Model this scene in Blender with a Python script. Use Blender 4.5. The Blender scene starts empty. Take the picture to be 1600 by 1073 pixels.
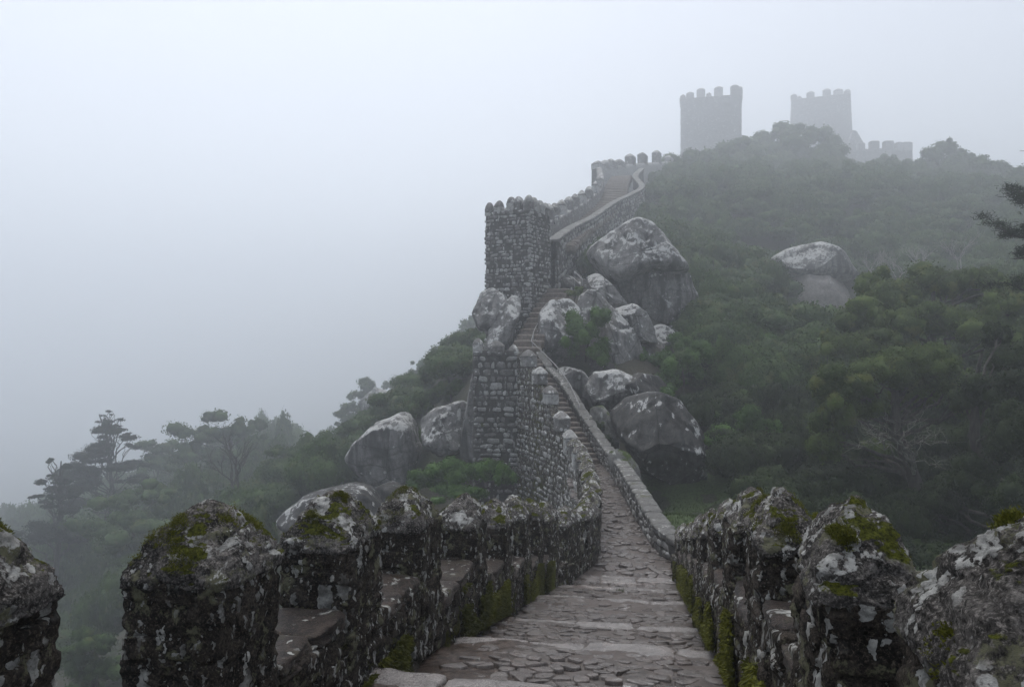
import bpy, math, random
import numpy as np
from math import radians, sin, cos, pi, sqrt

scene = bpy.context.scene
col = scene.collection

# ---------------------------------------------------------------- camera, sky, sun, exposure
FPX = 1200.0                                   # focal length in pixels of the 1600 px wide photograph
cam_d = bpy.data.cameras.new("camera")
cam_d.sensor_width = 36.0
cam_d.lens = 36.0 * FPX / 1600.0
cam_d.clip_start = 0.05
cam_d.clip_end = 3000.0
cam = bpy.data.objects.new("camera", cam_d)
cam.rotation_euler = (radians(90), 0, 0)
col.objects.link(cam)
scene.camera = cam

SUN_EL, SUN_AZ = 72.0, -15.0                   # degrees; azimuth from +Y towards +X
world = bpy.data.worlds.new("World")
scene.world = world
world.use_nodes = True
wn = world.node_tree.nodes
wl = world.node_tree.links
bg = wn["Background"]
sky = wn.new("ShaderNodeTexSky")
sky.sky_type = 'NISHITA'
sky.sun_disc = False
sky.sun_elevation = radians(SUN_EL)
sky.sun_rotation = radians(SUN_AZ)
sky.altitude = 400
sky.air_density = 1.0
sky.dust_density = 3.0
sky.ozone_density = 1.0
hs = wn.new("ShaderNodeHueSaturation")         # an overcast sky: the clear sky's colour mostly washed out
hs.inputs["Saturation"].default_value = 0.36
wl.new(sky.outputs[0], hs.inputs["Color"])
wl.new(hs.outputs[0], bg.inputs[0])
bg.inputs[1].default_value = 0.15

sun_d = bpy.data.lights.new("sun", 'SUN')
sun_d.energy = 1.3
sun_d.angle = radians(50)
sun_d.color = (1.0, 0.97, 0.93)
sun = bpy.data.objects.new("sun", sun_d)
sun.rotation_euler = (radians(90 - SUN_EL), 0, radians(180 - SUN_AZ))
col.objects.link(sun)

scene.view_settings.view_transform = 'Standard'
scene.view_settings.look = 'None'
scene.view_settings.exposure = 0.44
scene.view_settings.gamma = 1.0
scene.view_settings.use_curve_mapping = False
cy = scene.cycles
cy.use_denoising = True
cy.max_bounces = 6
cy.diffuse_bounces = 3
cy.glossy_bounces = 2
cy.transmission_bounces = 2
cy.volume_bounces = 4
cy.transparent_max_bounces = 4
cy.use_adaptive_sampling = True
cy.adaptive_threshold = 0.015
cy.caustics_reflective = False
cy.caustics_refractive = False

HAZE_DENSITY = 0.0038
HAZE_COLOR = (0.925, 0.96, 1.0)

def P(px, py, d):
    """a pixel of the photograph at depth d, as a point of the place (eye at the origin, level view along +Y)"""
    return np.array([(px - 800.0) / FPX * d, d, (536.5 - py) / FPX * d])

# ---------------------------------------------------------------- numeric noise
def _h(ix, iy, iz, seed):
    n = (ix.astype(np.int64) * 374761393 + iy.astype(np.int64) * 668265263 + iz.astype(np.int64) * 1274126177 + seed * 974711) & 0xFFFFFFFF
    n = ((n ^ (n >> 13)) * 1274126177) & 0xFFFFFFFF
    n = ((n ^ (n >> 16)) * 2246822519) & 0xFFFFFFFF
    return ((n ^ (n >> 15)) & 0xFFFFFF).astype(np.float64) / float(0xFFFFFF)

def vnoise(p, seed=0):
    i = np.floor(p).astype(np.int64)
    f = p - i
    f = f * f * f * (f * (f * 6 - 15) + 10)
    r = 0
    for dx in (0, 1):
        wx = f[:, 0] if dx else 1 - f[:, 0]
        for dy in (0, 1):
            wy = f[:, 1] if dy else 1 - f[:, 1]
            for dz in (0, 1):
                wz = f[:, 2] if dz else 1 - f[:, 2]
                r = r + wx * wy * wz * _h(i[:, 0] + dx, i[:, 1] + dy, i[:, 2] + dz, seed)
    return r * 2 - 1

def fbm(p, octs=4, seed=0, gain=0.5):
    r = 0; a = 1.0; q = np.array(p, float)
    for k in range(octs):
        r = r + a * vnoise(q, seed + k * 17)
        q = q * 2.03 + 7.3
        a *= gain
    return r

def voronoi(p, seed=0):
    i = np.floor(p).astype(np.int64)
    f1 = np.full(len(p), 9.0); f2 = np.full(len(p), 9.0); cid = np.zeros(len(p))
    for dx in (-1, 0, 1):
        for dy in (-1, 0, 1):
            for dz in (-1, 0, 1):
                cx, cy_, cz = i[:, 0] + dx, i[:, 1] + dy, i[:, 2] + dz
                jx = cx + _h(cx, cy_, cz, seed); jy = cy_ + _h(cx, cy_, cz, seed + 5); jz = cz + _h(cx, cy_, cz, seed + 9)
                d = np.sqrt((p[:, 0] - jx) ** 2 + (p[:, 1] - jy) ** 2 + (p[:, 2] - jz) ** 2)
                c = _h(cx, cy_, cz, seed + 13)
                near = d < f1
                f2 = np.where(near, f1, np.minimum(f2, d))
                cid = np.where(near, c, cid)
                f1 = np.where(near, d, f1)
    return f1, f2, cid

def sstep(a, b, x):
    t = np.clip((x - a) / (b - a), 0, 1)
    return t * t * (3 - 2 * t)

# ---------------------------------------------------------------- object helpers
def mk_mesh(name, verts, faces, mat=None, smooth=True):
    """faces: (n,3) or (n,4) array, or list of such arrays, or list of tuples"""
    me = bpy.data.meshes.new(name)
    verts = np.asarray(verts, np.float32)
    if isinstance(faces, np.ndarray):
        faces = [faces]
    if len(faces) and isinstance(faces[0], np.ndarray):
        loops = np.concatenate([f.ravel() for f in faces]).astype(np.int32)
        cnt = np.concatenate([np.full(len(f), f.shape[1], np.int32) for f in faces])
    else:
        loops = np.array([i for f in faces for i in f], np.int32)
        cnt = np.array([len(f) for f in faces], np.int32)
    starts = np.concatenate([[0], np.cumsum(cnt)[:-1]]).astype(np.int32)
    me.vertices.add(len(verts)); me.vertices.foreach_set("co", verts.ravel())
    me.loops.add(len(loops)); me.loops.foreach_set("vertex_index", loops)
    me.polygons.add(len(cnt)); me.polygons.foreach_set("loop_start", starts)
    if smooth:
        me.polygons.foreach_set("use_smooth", np.ones(len(cnt), bool))
    me.update(calc_edges=True)
    if mat is not None:
        me.materials.append(mat)
    return me

def tag(o, label=None, cat=None, group=None, kind=None):
    if label: o["label"] = label
    if cat: o["category"] = cat
    if group: o["group"] = group
    if kind: o["kind"] = kind
    return o

def obj(name, me, parent=None, base=None):
    o = bpy.data.objects.new(name, me)
    col.objects.link(o)
    if parent is not None:
        o.parent = parent
        b = np.zeros(3); q = parent
        while q is not None:
            b += np.array(q.location); q = q.parent
        o.location = -b            # mesh coordinates are those of the place
    return o

def empty(name, loc, label=None, cat=None, group=None, kind=None):
    o = bpy.data.objects.new(name, None)
    o.empty_display_size = 0.3
    o.location = [float(v) for v in loc]
    col.objects.link(o)
    return tag(o, label, cat, group, kind)

def grid_faces(nr, nc, wrap=False):
    r = np.arange(nr - 1)[:, None]; c = np.arange(nc if wrap else nc - 1)[None, :]
    c2 = (c + 1) % nc
    a = r * nc + c; b = r * nc + c2; d = (r + 1) * nc + c2; e = (r + 1) * nc + c
    return np.stack([a, b, d, e], -1).reshape(-1, 4)

def attr(me, name, vals):
    a = me.attributes.new(name, 'FLOAT', 'POINT')
    a.data.foreach_set("value", np.asarray(vals, np.float32))

# ---------------------------------------------------------------- materials
class NT:
    def __init__(s, name):
        s.mat = bpy.data.materials.new(name); s.mat.use_nodes = True
        s.t = s.mat.node_tree; s.n = s.t.nodes; s.l = s.t.links
        s.bsdf = s.n["Principled BSDF"]
        s.geo = s.n.new("ShaderNodeNewGeometry"); s.pos = s.geo.outputs["Position"]
    def node(s, typ, **kw):
        x = s.n.new(typ)
        for k, v in kw.items(): setattr(x, k, v)
        return x
    def put(s, sock, v):
        if hasattr(v, "is_output"): s.l.new(v, sock)
        elif v is not None: sock.default_value = v
    def vec(s, scale):
        m = s.node("ShaderNodeMapping"); s.l.new(s.pos, m.inputs[0]); m.inputs["Scale"].default_value = scale
        return m.outputs[0]
    def noise(s, scale, detail=4, rough=0.55, vec=None, dist=0.0):
        x = s.node("ShaderNodeTexNoise"); s.l.new(vec or s.pos, x.inputs["Vector"])
        x.inputs["Scale"].default_value = scale; x.inputs["Detail"].default_value = detail
        x.inputs["Roughness"].default_value = rough; x.inputs["Distortion"].default_value = dist
        return x.outputs["Fac"]
    def vor(s, scale, vec=None, out="Distance", feature='F1', rnd=1.0):
        x = s.node("ShaderNodeTexVoronoi", feature=feature); s.l.new(vec or s.pos, x.inputs["Vector"])
        x.inputs["Scale"].default_value = scale; x.inputs["Randomness"].default_value = rnd
        return x.outputs[out]
    def rng(s, v, a, b, c=0.0, d=1.0):
        x = s.node("ShaderNodeMapRange", interpolation_type='SMOOTHSTEP'); s.put(x.inputs[0], v)
        for i, k in enumerate((a, b, c, d)): x.inputs[i + 1].default_value = k
        return x.outputs[0]
    def math(s, op, a, b=None):
        x = s.node("ShaderNodeMath", operation=op); s.put(x.inputs[0], a)
        if b is not None: s.put(x.inputs[1], b)
        return x.outputs[0]
    def mix(s, f, a, b):
        x = s.node("ShaderNodeMix", data_type='RGBA'); s.put(x.inputs[0], f)
        for k, v in ((6, a), (7, b)):
            s.put(x.inputs[k], (*v, 1.0) if isinstance(v, tuple) else v)
        return x.outputs[2]
    def rand(s):
        o = s.node("ShaderNodeObjectInfo").outputs["Random"]
        return s.math('FRACT', s.math('ADD', o, s.geo.outputs["Random Per Island"]))
    def nz(s):
        x = s.node("ShaderNodeSeparateXYZ"); s.l.new(s.geo.outputs["Normal"], x.inputs[0]); return x.outputs[2]
    def at(s, name):
        x = s.node("ShaderNodeAttribute"); x.attribute_name = name; return x.outputs["Fac"]
    def bump(s, h, strength=0.5, dist=0.02, normal=None):
        x = s.node("ShaderNodeBump"); x.inputs["Strength"].default_value = strength; x.inputs["Distance"].default_value = dist
        s.put(x.inputs["Height"], h)
        if normal is not None: s.l.new(normal, x.inputs["Normal"])
        return x.outputs[0]
    def out(s, color, rough=0.8, normal=None, spec=None):
        s.put(s.bsdf.inputs["Base Color"], (*color, 1.0) if isinstance(color, tuple) else color)
        s.put(s.bsdf.inputs["Roughness"], rough)
        if normal is not None: s.l.new(normal, s.bsdf.inputs["Normal"])
        if spec is not None: s.bsdf.inputs["Specular IOR Level"].default_value = spec
        return s.mat

def stone_mat(name, dark, mid, lichen, lich_amt=0.0, scale=1.0, moss=0.0, mossc=(0.075, 0.085, 0.012), streak=0.6, spots=0.25, rough=(0.85, 0.55), bump=0.6, topl=0.0, tint=0.5, brown=None, pale=0.0, spot_scale=7.0, grain=0.5, lscale=1.0, under=0.45, stain=0.0, spec=0.15):
    """weathered granite: per stone tone, grain, crusts and round spots of pale lichen, moss on tops and where the 'moss' attribute asks for it"""
    m = NT(name)
    big = m.noise(1.3 * scale, 3); med = m.noise(7 * scale, 6, 0.65); fine = m.noise(70 * scale, 3, 0.7)
    c = m.mix(m.rng(med, 0.33, 0.68), dark, mid)
    r = m.rand()
    c = m.mix(m.math('MULTIPLY', r, tint), c, tuple(v * 0.45 for v in mid))
    if pale: c = m.mix(m.math('MULTIPLY', m.rng(m.math('FRACT', m.math('MULTIPLY', r, 7.13)), 0.35, 0.85), m.rng(med, 0.3, 0.6, 0.3 * pale, pale)), c, tuple(v * 0.8 for v in lichen))
    if brown: c = m.mix(m.rng(m.noise(2.1 * scale, 4), 0.52, 0.66, 0, 0.6), c, brown)
    c = m.mix(m.rng(fine, 0.42, 0.72, 0.0, grain), c, tuple(min(1, v * 2.2) for v in mid))
    c = m.mix(m.rng(m.noise(110 * scale, 2, 0.6), 0.36, 0.5, 0.7 * grain, 0.0), c, tuple(v * 0.3 for v in dark))
    if stain:
        sn = m.noise(1.0, 6, 0.6, m.vec((1.6, 1.6, 0.16)))
        c = m.mix(m.rng(sn, 0.46, 0.60, 0.0, stain), c, tuple(v * 0.35 for v in dark))
        cr = m.node('ShaderNodeTexVoronoi', feature='DISTANCE_TO_EDGE'); m.l.new(m.vec((0.5, 0.5, 0.8)), cr.inputs['Vector']); cr.inputs['Scale'].default_value = 0.8
        c = m.mix(m.rng(cr.outputs['Distance'], 0.0, 0.014, 0.7, 0.0), c, tuple(v * 0.15 for v in dark))
    nz = m.nz()
    sv = m.vec((1.0, 1.0, streak))
    # crusts
    crust = m.math('ADD', m.noise(4.2 * scale * lscale, 9, 0.68, sv, 0.5), m.math('MULTIPLY', m.rng(big, 0.3, 0.7, -0.5, 0.5), 0.16))
    if topl: crust = m.math('ADD', crust, m.math('MULTIPLY', m.rng(nz, -0.2, 0.8, -0.5, 0.5), topl))
    c = m.mix(m.rng(crust, 0.53 - lich_amt, 0.60 - lich_amt, 0.0, under), c, tuple(v * 0.38 for v in lichen))
    lm = m.rng(crust, 0.632 - lich_amt, 0.650 - lich_amt)
    lm = m.math('MULTIPLY', lm, m.rng(m.noise(26 * scale, 6, 0.75), 0.36, 0.46, 0.25, 1.0))
    # round spots
    wv = m.node("ShaderNodeVectorMath", operation='ADD'); m.l.new(sv, wv.inputs[0])
    wob = m.node("ShaderNodeTexNoise"); m.l.new(m.pos, wob.inputs["Vector"]); wob.inputs["Scale"].default_value = 22 * scale
    wsc = m.node("ShaderNodeVectorMath", operation='SCALE'); m.l.new(wob.outputs["Color"], wsc.inputs[0]); wsc.inputs["Scale"].default_value = 0.05 / scale
    m.l.new(wsc.outputs[0], wv.inputs[1])
    vd = m.vor(spot_scale * scale, wv.outputs[0]); vc = m.vor(spot_scale * scale, wv.outputs[0], "Color")
    sx = m.node("ShaderNodeSeparateColor"); m.l.new(vc, sx.inputs[0])
    rad = m.math('MULTIPLY', sx.outputs[1], 0.42)
    sp = m.math('MULTIPLY', m.rng(m.math('SUBTRACT', rad, vd), 0.0, 0.05), m.math('LESS_THAN', sx.outputs[0], spots))
    sp = m.math('MULTIPLY', sp, m.rng(m.noise(1.7 * scale, 2), 0.42, 0.55))
    lm = m.math('MAXIMUM', lm, sp)
    lc = m.mix(m.noise(30 * scale, 3), tuple(v * 0.62 for v in lichen), tuple(min(1, v * 1.2) for v in lichen))
    c = m.mix(lm, c, lc)
    rgh = m.rng(m.noise(2.4 * scale, 3), 0.35, 0.65, rough[0], rough[1])
    # moss
    mw = m.math('MULTIPLY', m.rng(nz, 0.1, 0.9, 0, 1), moss)
    mw = m.math('MAXIMUM', mw, m.at("moss"))
    mn = m.math('ADD', m.noise(3.3 * scale, 7, 0.62), m.math('MULTIPLY', mw, 0.34))
    mm = m.rng(mn, 0.70, 0.76)
    mc = m.mix(m.noise(24 * scale, 4, 0.7), tuple(v * 0.35 for v in mossc), tuple(v * 1.5 for v in mossc))
    c = m.mix(mm, c, mc)
    rgh = m.math('MAXIMUM', rgh, mm)
    h = m.math('ADD', m.math('MULTIPLY', med, 0.6), m.math('MULTIPLY', m.noise(30 * scale, 8, 0.75), 0.6))
    h = m.math('ADD', h, m.math('MULTIPLY', lm, 0.07))
    h = m.math('ADD', h, m.math('MULTIPLY', m.math('MULTIPLY', mm, m.noise(90 * scale, 3, 0.8)), 0.9))
    return m.out(c, rgh, m.bump(h, bump, 0.05 / scale), spec=spec)

def wall_mat(name, dark, mid, grey, lich=(0.52, 0.52, 0.49), cover=0.0, moss=0.3, mossc=(0.10, 0.11, 0.012), green=0.5, stretch=0.45, plates=0.0, rough=0.9, spec=0.10):
    """old damp masonry seen from close by: near-black crust, crisp white lichen flecks, grey-green lichen rosettes, cushions of moss"""
    m = NT(name)
    nz = m.nz()
    a = m.noise(9, 9, 0.72); b = m.noise(2.2, 5, 0.6); g = m.noise(85, 4, 0.75)
    c = m.mix(m.rng(a, 0.40, 0.66), dark, mid)
    c = m.mix(m.math('MULTIPLY', m.rand(), 0.55), c, tuple(v * 0.5 for v in mid))
    c = m.mix(m.rng(b, 0.5, 0.62, 0.0, 0.8), c, m.mix(m.rng(a, 0.40, 0.62), dark, grey))
    c = m.mix(m.rng(g, 0.50, 0.68, 0.0, 0.75), c, tuple(v * 2.4 for v in mid))
    c = m.mix(m.rng(g, 0.36, 0.46, 0.85, 0.0), c, tuple(v * 0.5 for v in dark))
    # wobbling coordinates, drawn out downward
    wob = m.node("ShaderNodeTexNoise"); m.l.new(m.pos, wob.inputs["Vector"]); wob.inputs["Scale"].default_value = 26; wob.inputs["Detail"].default_value = 4
    ws = m.node("ShaderNodeVectorMath", operation='SCALE'); m.l.new(wob.outputs["Color"], ws.inputs[0]); ws.inputs["Scale"].default_value = 0.055
    wv = m.node("ShaderNodeVectorMath", operation='ADD'); m.l.new(m.vec((1, 1, stretch)), wv.inputs[0]); m.l.new(ws.outputs[0], wv.inputs[1])
    def flecks(scale, dens, rmax, mask):
        d = m.vor(scale, wv.outputs[0]); sc = m.node("ShaderNodeSeparateColor"); m.l.new(m.vor(scale, wv.outputs[0], "Color"), sc.inputs[0])
        f = m.math('MULTIPLY', m.rng(m.math('SUBTRACT', m.math('MULTIPLY', sc.outputs[1], rmax), d), 0.0, 0.035), m.math('LESS_THAN', sc.outputs[0], dens))
        return m.math('MULTIPLY', f, mask)
    k1 = m.rng(m.noise(1.9, 3), 0.40, 0.50); k2 = m.rng(m.noise(3.1, 3), 0.41, 0.51)
    ros = m.math('MULTIPLY', m.rng(m.noise(6.5, 9, 0.7), 0.55, 0.60), m.rng(m.noise(34, 5, 0.75), 0.34, 0.52, 0.25, 1.0))
    c = m.mix(m.math('MULTIPLY', ros, green), c, (0.165, 0.165, 0.105))
    lm = m.math('MAXIMUM', flecks(9.0, 0.34 + cover, 0.50, k1), m.math('MAXIMUM', flecks(19.0, 0.36 + cover, 0.52, k2), flecks(34.0, 0.30 + cover, 0.55, m.rng(m.noise(2.6, 3), 0.44, 0.54))))
    pl = m.rng(m.math('ADD', m.noise(5.2, 9, 0.68, None, 0.5), m.math('MULTIPLY', m.rng(nz, -0.1, 0.9, -0.5, 0.5), 0.08)), 0.640 - plates, 0.660 - plates)
    lm = m.math('MAXIMUM', lm, pl)
    lm = m.math('MULTIPLY', lm, m.rng(m.noise(55, 5, 0.8), 0.33, 0.46, 0.30, 1.0))
    c = m.mix(lm, c, m.mix(m.rng(m.noise(14, 5, 0.7), 0.35, 0.65), tuple(v * 0.42 for v in lich), tuple(v * 1.2 for v in lich)))
    mw = m.math('MAXIMUM', m.math('MULTIPLY', m.rng(nz, 0.05, 0.85), moss), m.at("moss"))
    mn = m.math('ADD', m.noise(4.2, 9, 0.66), m.math('MULTIPLY', mw, 0.34))
    mm = m.rng(mn, 0.70, 0.735)
    c = m.mix(mm, c, m.mix(m.rng(m.noise(48, 5, 0.8), 0.35, 0.68), tuple(v * 0.22 for v in mossc), tuple(v * 1.5 for v in mossc)))
    h = m.math('ADD', m.math('MULTIPLY', a, 0.9), m.math('MULTIPLY', m.noise(44, 8, 0.78), 0.55))
    h = m.math('ADD', h, m.math('MULTIPLY', lm, 0.10))
    h = m.math('ADD', h, m.math('MULTIPLY', m.math('MULTIPLY', mm, m.rng(m.noise(60, 5, 0.85), 0.3, 0.7)), 0.7))
    return m.out(c, rough, m.bump(h, 1.0, 0.045), spec=spec)

def leaf_mat(name, a, b, c=None):
    m = NT(name)
    r = m.geo.outputs["Random Per Island"]
    k = m.mix(m.rng(r, 0.0, 1.0, 0.15, 0.85), a, b)
    k = m.mix(m.rng(m.noise(0.45, 4), 0.38, 0.62, 0.0, 0.75), k, tuple(v * 0.75 for v in a))
    k = m.mix(m.rng(m.noise(0.9, 3), 0.5, 0.64, 0.0, 0.5), k, tuple(v * 1.25 for v in b))
    if c: k = m.mix(m.rng(m.noise(1.1, 2), 0.58, 0.66, 0, 0.75), k, c)
    m.out(k, 0.6, spec=0.12)
    tr = m.node("ShaderNodeBsdfTranslucent"); m.l.new(k, tr.inputs[0])
    mx = m.node("ShaderNodeMixShader"); mx.inputs[0].default_value = 0.22
    m.l.new(m.bsdf.outputs[0], mx.inputs[1]); m.l.new(tr.outputs[0], mx.inputs[2])
    m.l.new(mx.outputs[0], m.n["Material Output"].inputs[0])
    return m.mat

def bark_mat(name, a, b, sc=6):
    m = NT(name)
    v = m.vec((1, 1, 0.25))
    n = m.noise(sc, 6, 0.65, v)
    return m.out(m.mix(m.rng(n, 0.35, 0.65), a, b), 0.9, m.bump(n, 0.7, 0.03))

M = {}
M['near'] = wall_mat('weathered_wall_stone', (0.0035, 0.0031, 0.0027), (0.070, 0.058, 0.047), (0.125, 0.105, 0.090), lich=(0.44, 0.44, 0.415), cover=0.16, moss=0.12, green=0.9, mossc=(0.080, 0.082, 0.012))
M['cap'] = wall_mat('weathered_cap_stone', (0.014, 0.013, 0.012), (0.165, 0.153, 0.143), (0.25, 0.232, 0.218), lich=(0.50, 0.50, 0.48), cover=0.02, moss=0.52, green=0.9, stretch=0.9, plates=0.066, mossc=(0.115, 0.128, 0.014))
M['sill'] = wall_mat('wet_sill_stone', (0.008, 0.0062, 0.0052), (0.070, 0.052, 0.042), (0.110, 0.085, 0.070), cover=-0.18, moss=0.10, green=0.2, plates=-0.03, rough=0.45, spec=0.3)
M['pave'] = stone_mat("worn_paving_stone", (0.052, 0.045, 0.041), (0.170, 0.149, 0.138), (0.42, 0.40, 0.385), -0.035, 1.2, moss=0.03, spots=0.10, streak=1.0, rough=(0.36, 0.12), spec=0.55, bump=0.5, tint=0.7, brown=(0.15, 0.118, 0.105))
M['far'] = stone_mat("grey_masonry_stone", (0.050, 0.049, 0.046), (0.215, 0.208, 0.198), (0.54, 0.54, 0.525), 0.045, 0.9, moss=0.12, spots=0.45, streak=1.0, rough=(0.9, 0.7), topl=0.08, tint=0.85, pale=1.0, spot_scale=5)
M['mortar'] = stone_mat("dark_mortar", (0.030, 0.029, 0.028), (0.085, 0.080, 0.074), (0.32, 0.32, 0.31), -0.02, 0.9, moss=0.05, spots=0.25, streak=0.5, rough=(0.95, 0.8))
M['coping'] = stone_mat("pale_coping_stone", (0.065, 0.064, 0.060), (0.165, 0.162, 0.155), (0.42, 0.42, 0.40), 0.02, 1.0, moss=0.22, spots=0.25, streak=1.0, rough=(0.85, 0.6))
M['slab'] = stone_mat('worn_step_slab', (0.095, 0.084, 0.079), (0.245, 0.225, 0.214), (0.46, 0.45, 0.43), -0.03, 1.2, moss=0.03, spots=0.15, streak=1.0, rough=(0.36, 0.12), spec=0.55, bump=0.5, tint=0.45, brown=(0.23, 0.19, 0.17))
M['step'] = stone_mat("far_step_stone", (0.075, 0.064, 0.055), (0.205, 0.176, 0.152), (0.36, 0.35, 0.33), -0.05, 1.0, moss=0.0, spots=0.1, streak=1.0, rough=(0.7, 0.45))
M['rock'] = stone_mat("granite_boulder", (0.085, 0.084, 0.083), (0.215, 0.21, 0.203), (0.46, 0.465, 0.455), 0.03, 0.55, moss=0.10, spots=0.35, streak=0.8, rough=(0.85, 0.6), topl=0.26, bump=0.5, tint=0.25, stain=0.75, lscale=1.5)
M['rockd'] = stone_mat("dark_granite_boulder", (0.020, 0.0195, 0.019), (0.072, 0.070, 0.067), (0.50, 0.505, 0.495), 0.0, 0.55, moss=0.12, spots=0.35, streak=0.35, rough=(0.8, 0.5), topl=0.04, bump=0.5, tint=0.2, stain=0.6, lscale=1.3, under=0.2)
M['rockp'] = stone_mat("pinkish_granite_boulder", (0.15, 0.135, 0.128), (0.31, 0.285, 0.27), (0.42, 0.41, 0.40), -0.03, 0.5, moss=0.02, spots=0.1, streak=0.8, rough=(0.9, 0.7), bump=0.35, tint=0.2)
M['rockm'] = stone_mat("mossy_granite_boulder", (0.07, 0.07, 0.066), (0.18, 0.178, 0.17), (0.40, 0.41, 0.39), -0.02, 0.8, moss=0.85, mossc=(0.06, 0.085, 0.022), spots=0.25, rough=(0.9, 0.7), topl=0.1, bump=0.4)
M['oakleaf'] = leaf_mat("oak_leaves", (0.036, 0.064, 0.012), (0.108, 0.155, 0.032), (0.128, 0.145, 0.034))
M['shrubleaf'] = leaf_mat("shrub_leaves", (0.030, 0.074, 0.012), (0.085, 0.165, 0.030))
M['scrubleaf'] = leaf_mat("scrub_leaves", (0.026, 0.055, 0.013), (0.072, 0.122, 0.030), (0.095, 0.112, 0.036))
M['darkleaf'] = leaf_mat("dark_leaves", (0.010, 0.020, 0.006), (0.038, 0.060, 0.015))
M['needle'] = leaf_mat("pine_needles", (0.010, 0.018, 0.010), (0.036, 0.050, 0.026))
M['moss'] = leaf_mat("moss_fronds", (0.045, 0.050, 0.008), (0.165, 0.170, 0.022))
M['grass'] = leaf_mat("grass_blades", (0.030, 0.050, 0.012), (0.075, 0.110, 0.030))
M['bark'] = bark_mat("dark_bark", (0.018, 0.015, 0.012), (0.07, 0.062, 0.052))
M['pale'] = bark_mat("pale_lichened_bark", (0.055, 0.053, 0.045), (0.25, 0.25, 0.215))
M['dry'] = bark_mat("dry_grey_bark", (0.16, 0.15, 0.145), (0.34, 0.32, 0.31))
def _steel():
    m = NT("dull_galvanised_steel"); m.bsdf.inputs["Metallic"].default_value = 0.7
    return m.out(m.mix(m.noise(30, 3), (0.16, 0.16, 0.16), (0.36, 0.36, 0.36)), 0.55)
M['steel'] = _steel()
def _ground():
    m = NT("forest_floor")
    n = m.noise(0.35, 6, 0.6); f = m.noise(6, 6, 0.7)
    c = m.mix(m.rng(n, 0.4, 0.6), (0.022, 0.030, 0.012), (0.045, 0.040, 0.026))
    c = m.mix(m.rng(f, 0.4, 0.7, 0, 0.6), c, (0.016, 0.020, 0.009))
    return m.out(c, 0.95, m.bump(f, 0.8, 0.2))
M['ground'] = _ground()
def _grassg():
    m = NT("mown_grass_ground")
    f = m.noise(9, 6, 0.7)
    return m.out(m.mix(m.rng(f, 0.3, 0.7), (0.026, 0.046, 0.012), (0.060, 0.095, 0.026)), 0.95, m.bump(f, 0.6, 0.05))
M['lawn'] = _grassg()
def _earth():
    """bedding between the paving stones: wet grit, brown earth and standing water at one side"""
    m = NT("wet_path_bedding")
    f = m.noise(14, 7, 0.7); b = m.noise(1.1, 4)
    c = m.mix(m.rng(f, 0.35, 0.68), (0.045, 0.037, 0.032), (0.120, 0.100, 0.088))
    c = m.mix(m.rng(b, 0.46, 0.6, 0, 0.75), c, (0.070, 0.052, 0.043))
    c = m.mix(m.rng(m.at("mud"), 0.25, 0.75), c, m.mix(m.rng(f, 0.4, 0.6), (0.034, 0.024, 0.018), (0.085, 0.060, 0.047)))
    wet = m.math('MAXIMUM', m.rng(m.noise(1.7, 4), 0.5, 0.62), m.rng(m.at("mud"), 0.3, 0.6))
    r = m.math('SUBTRACT', 0.55, m.math('MULTIPLY', wet, 0.45))
    h = m.math('ADD', f, m.math('MULTIPLY', m.noise(60, 4, 0.7), 0.3))
    return m.out(c, r, m.bump(h, 0.55, 0.03), spec=0.5)
M['earth'] = _earth()
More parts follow.
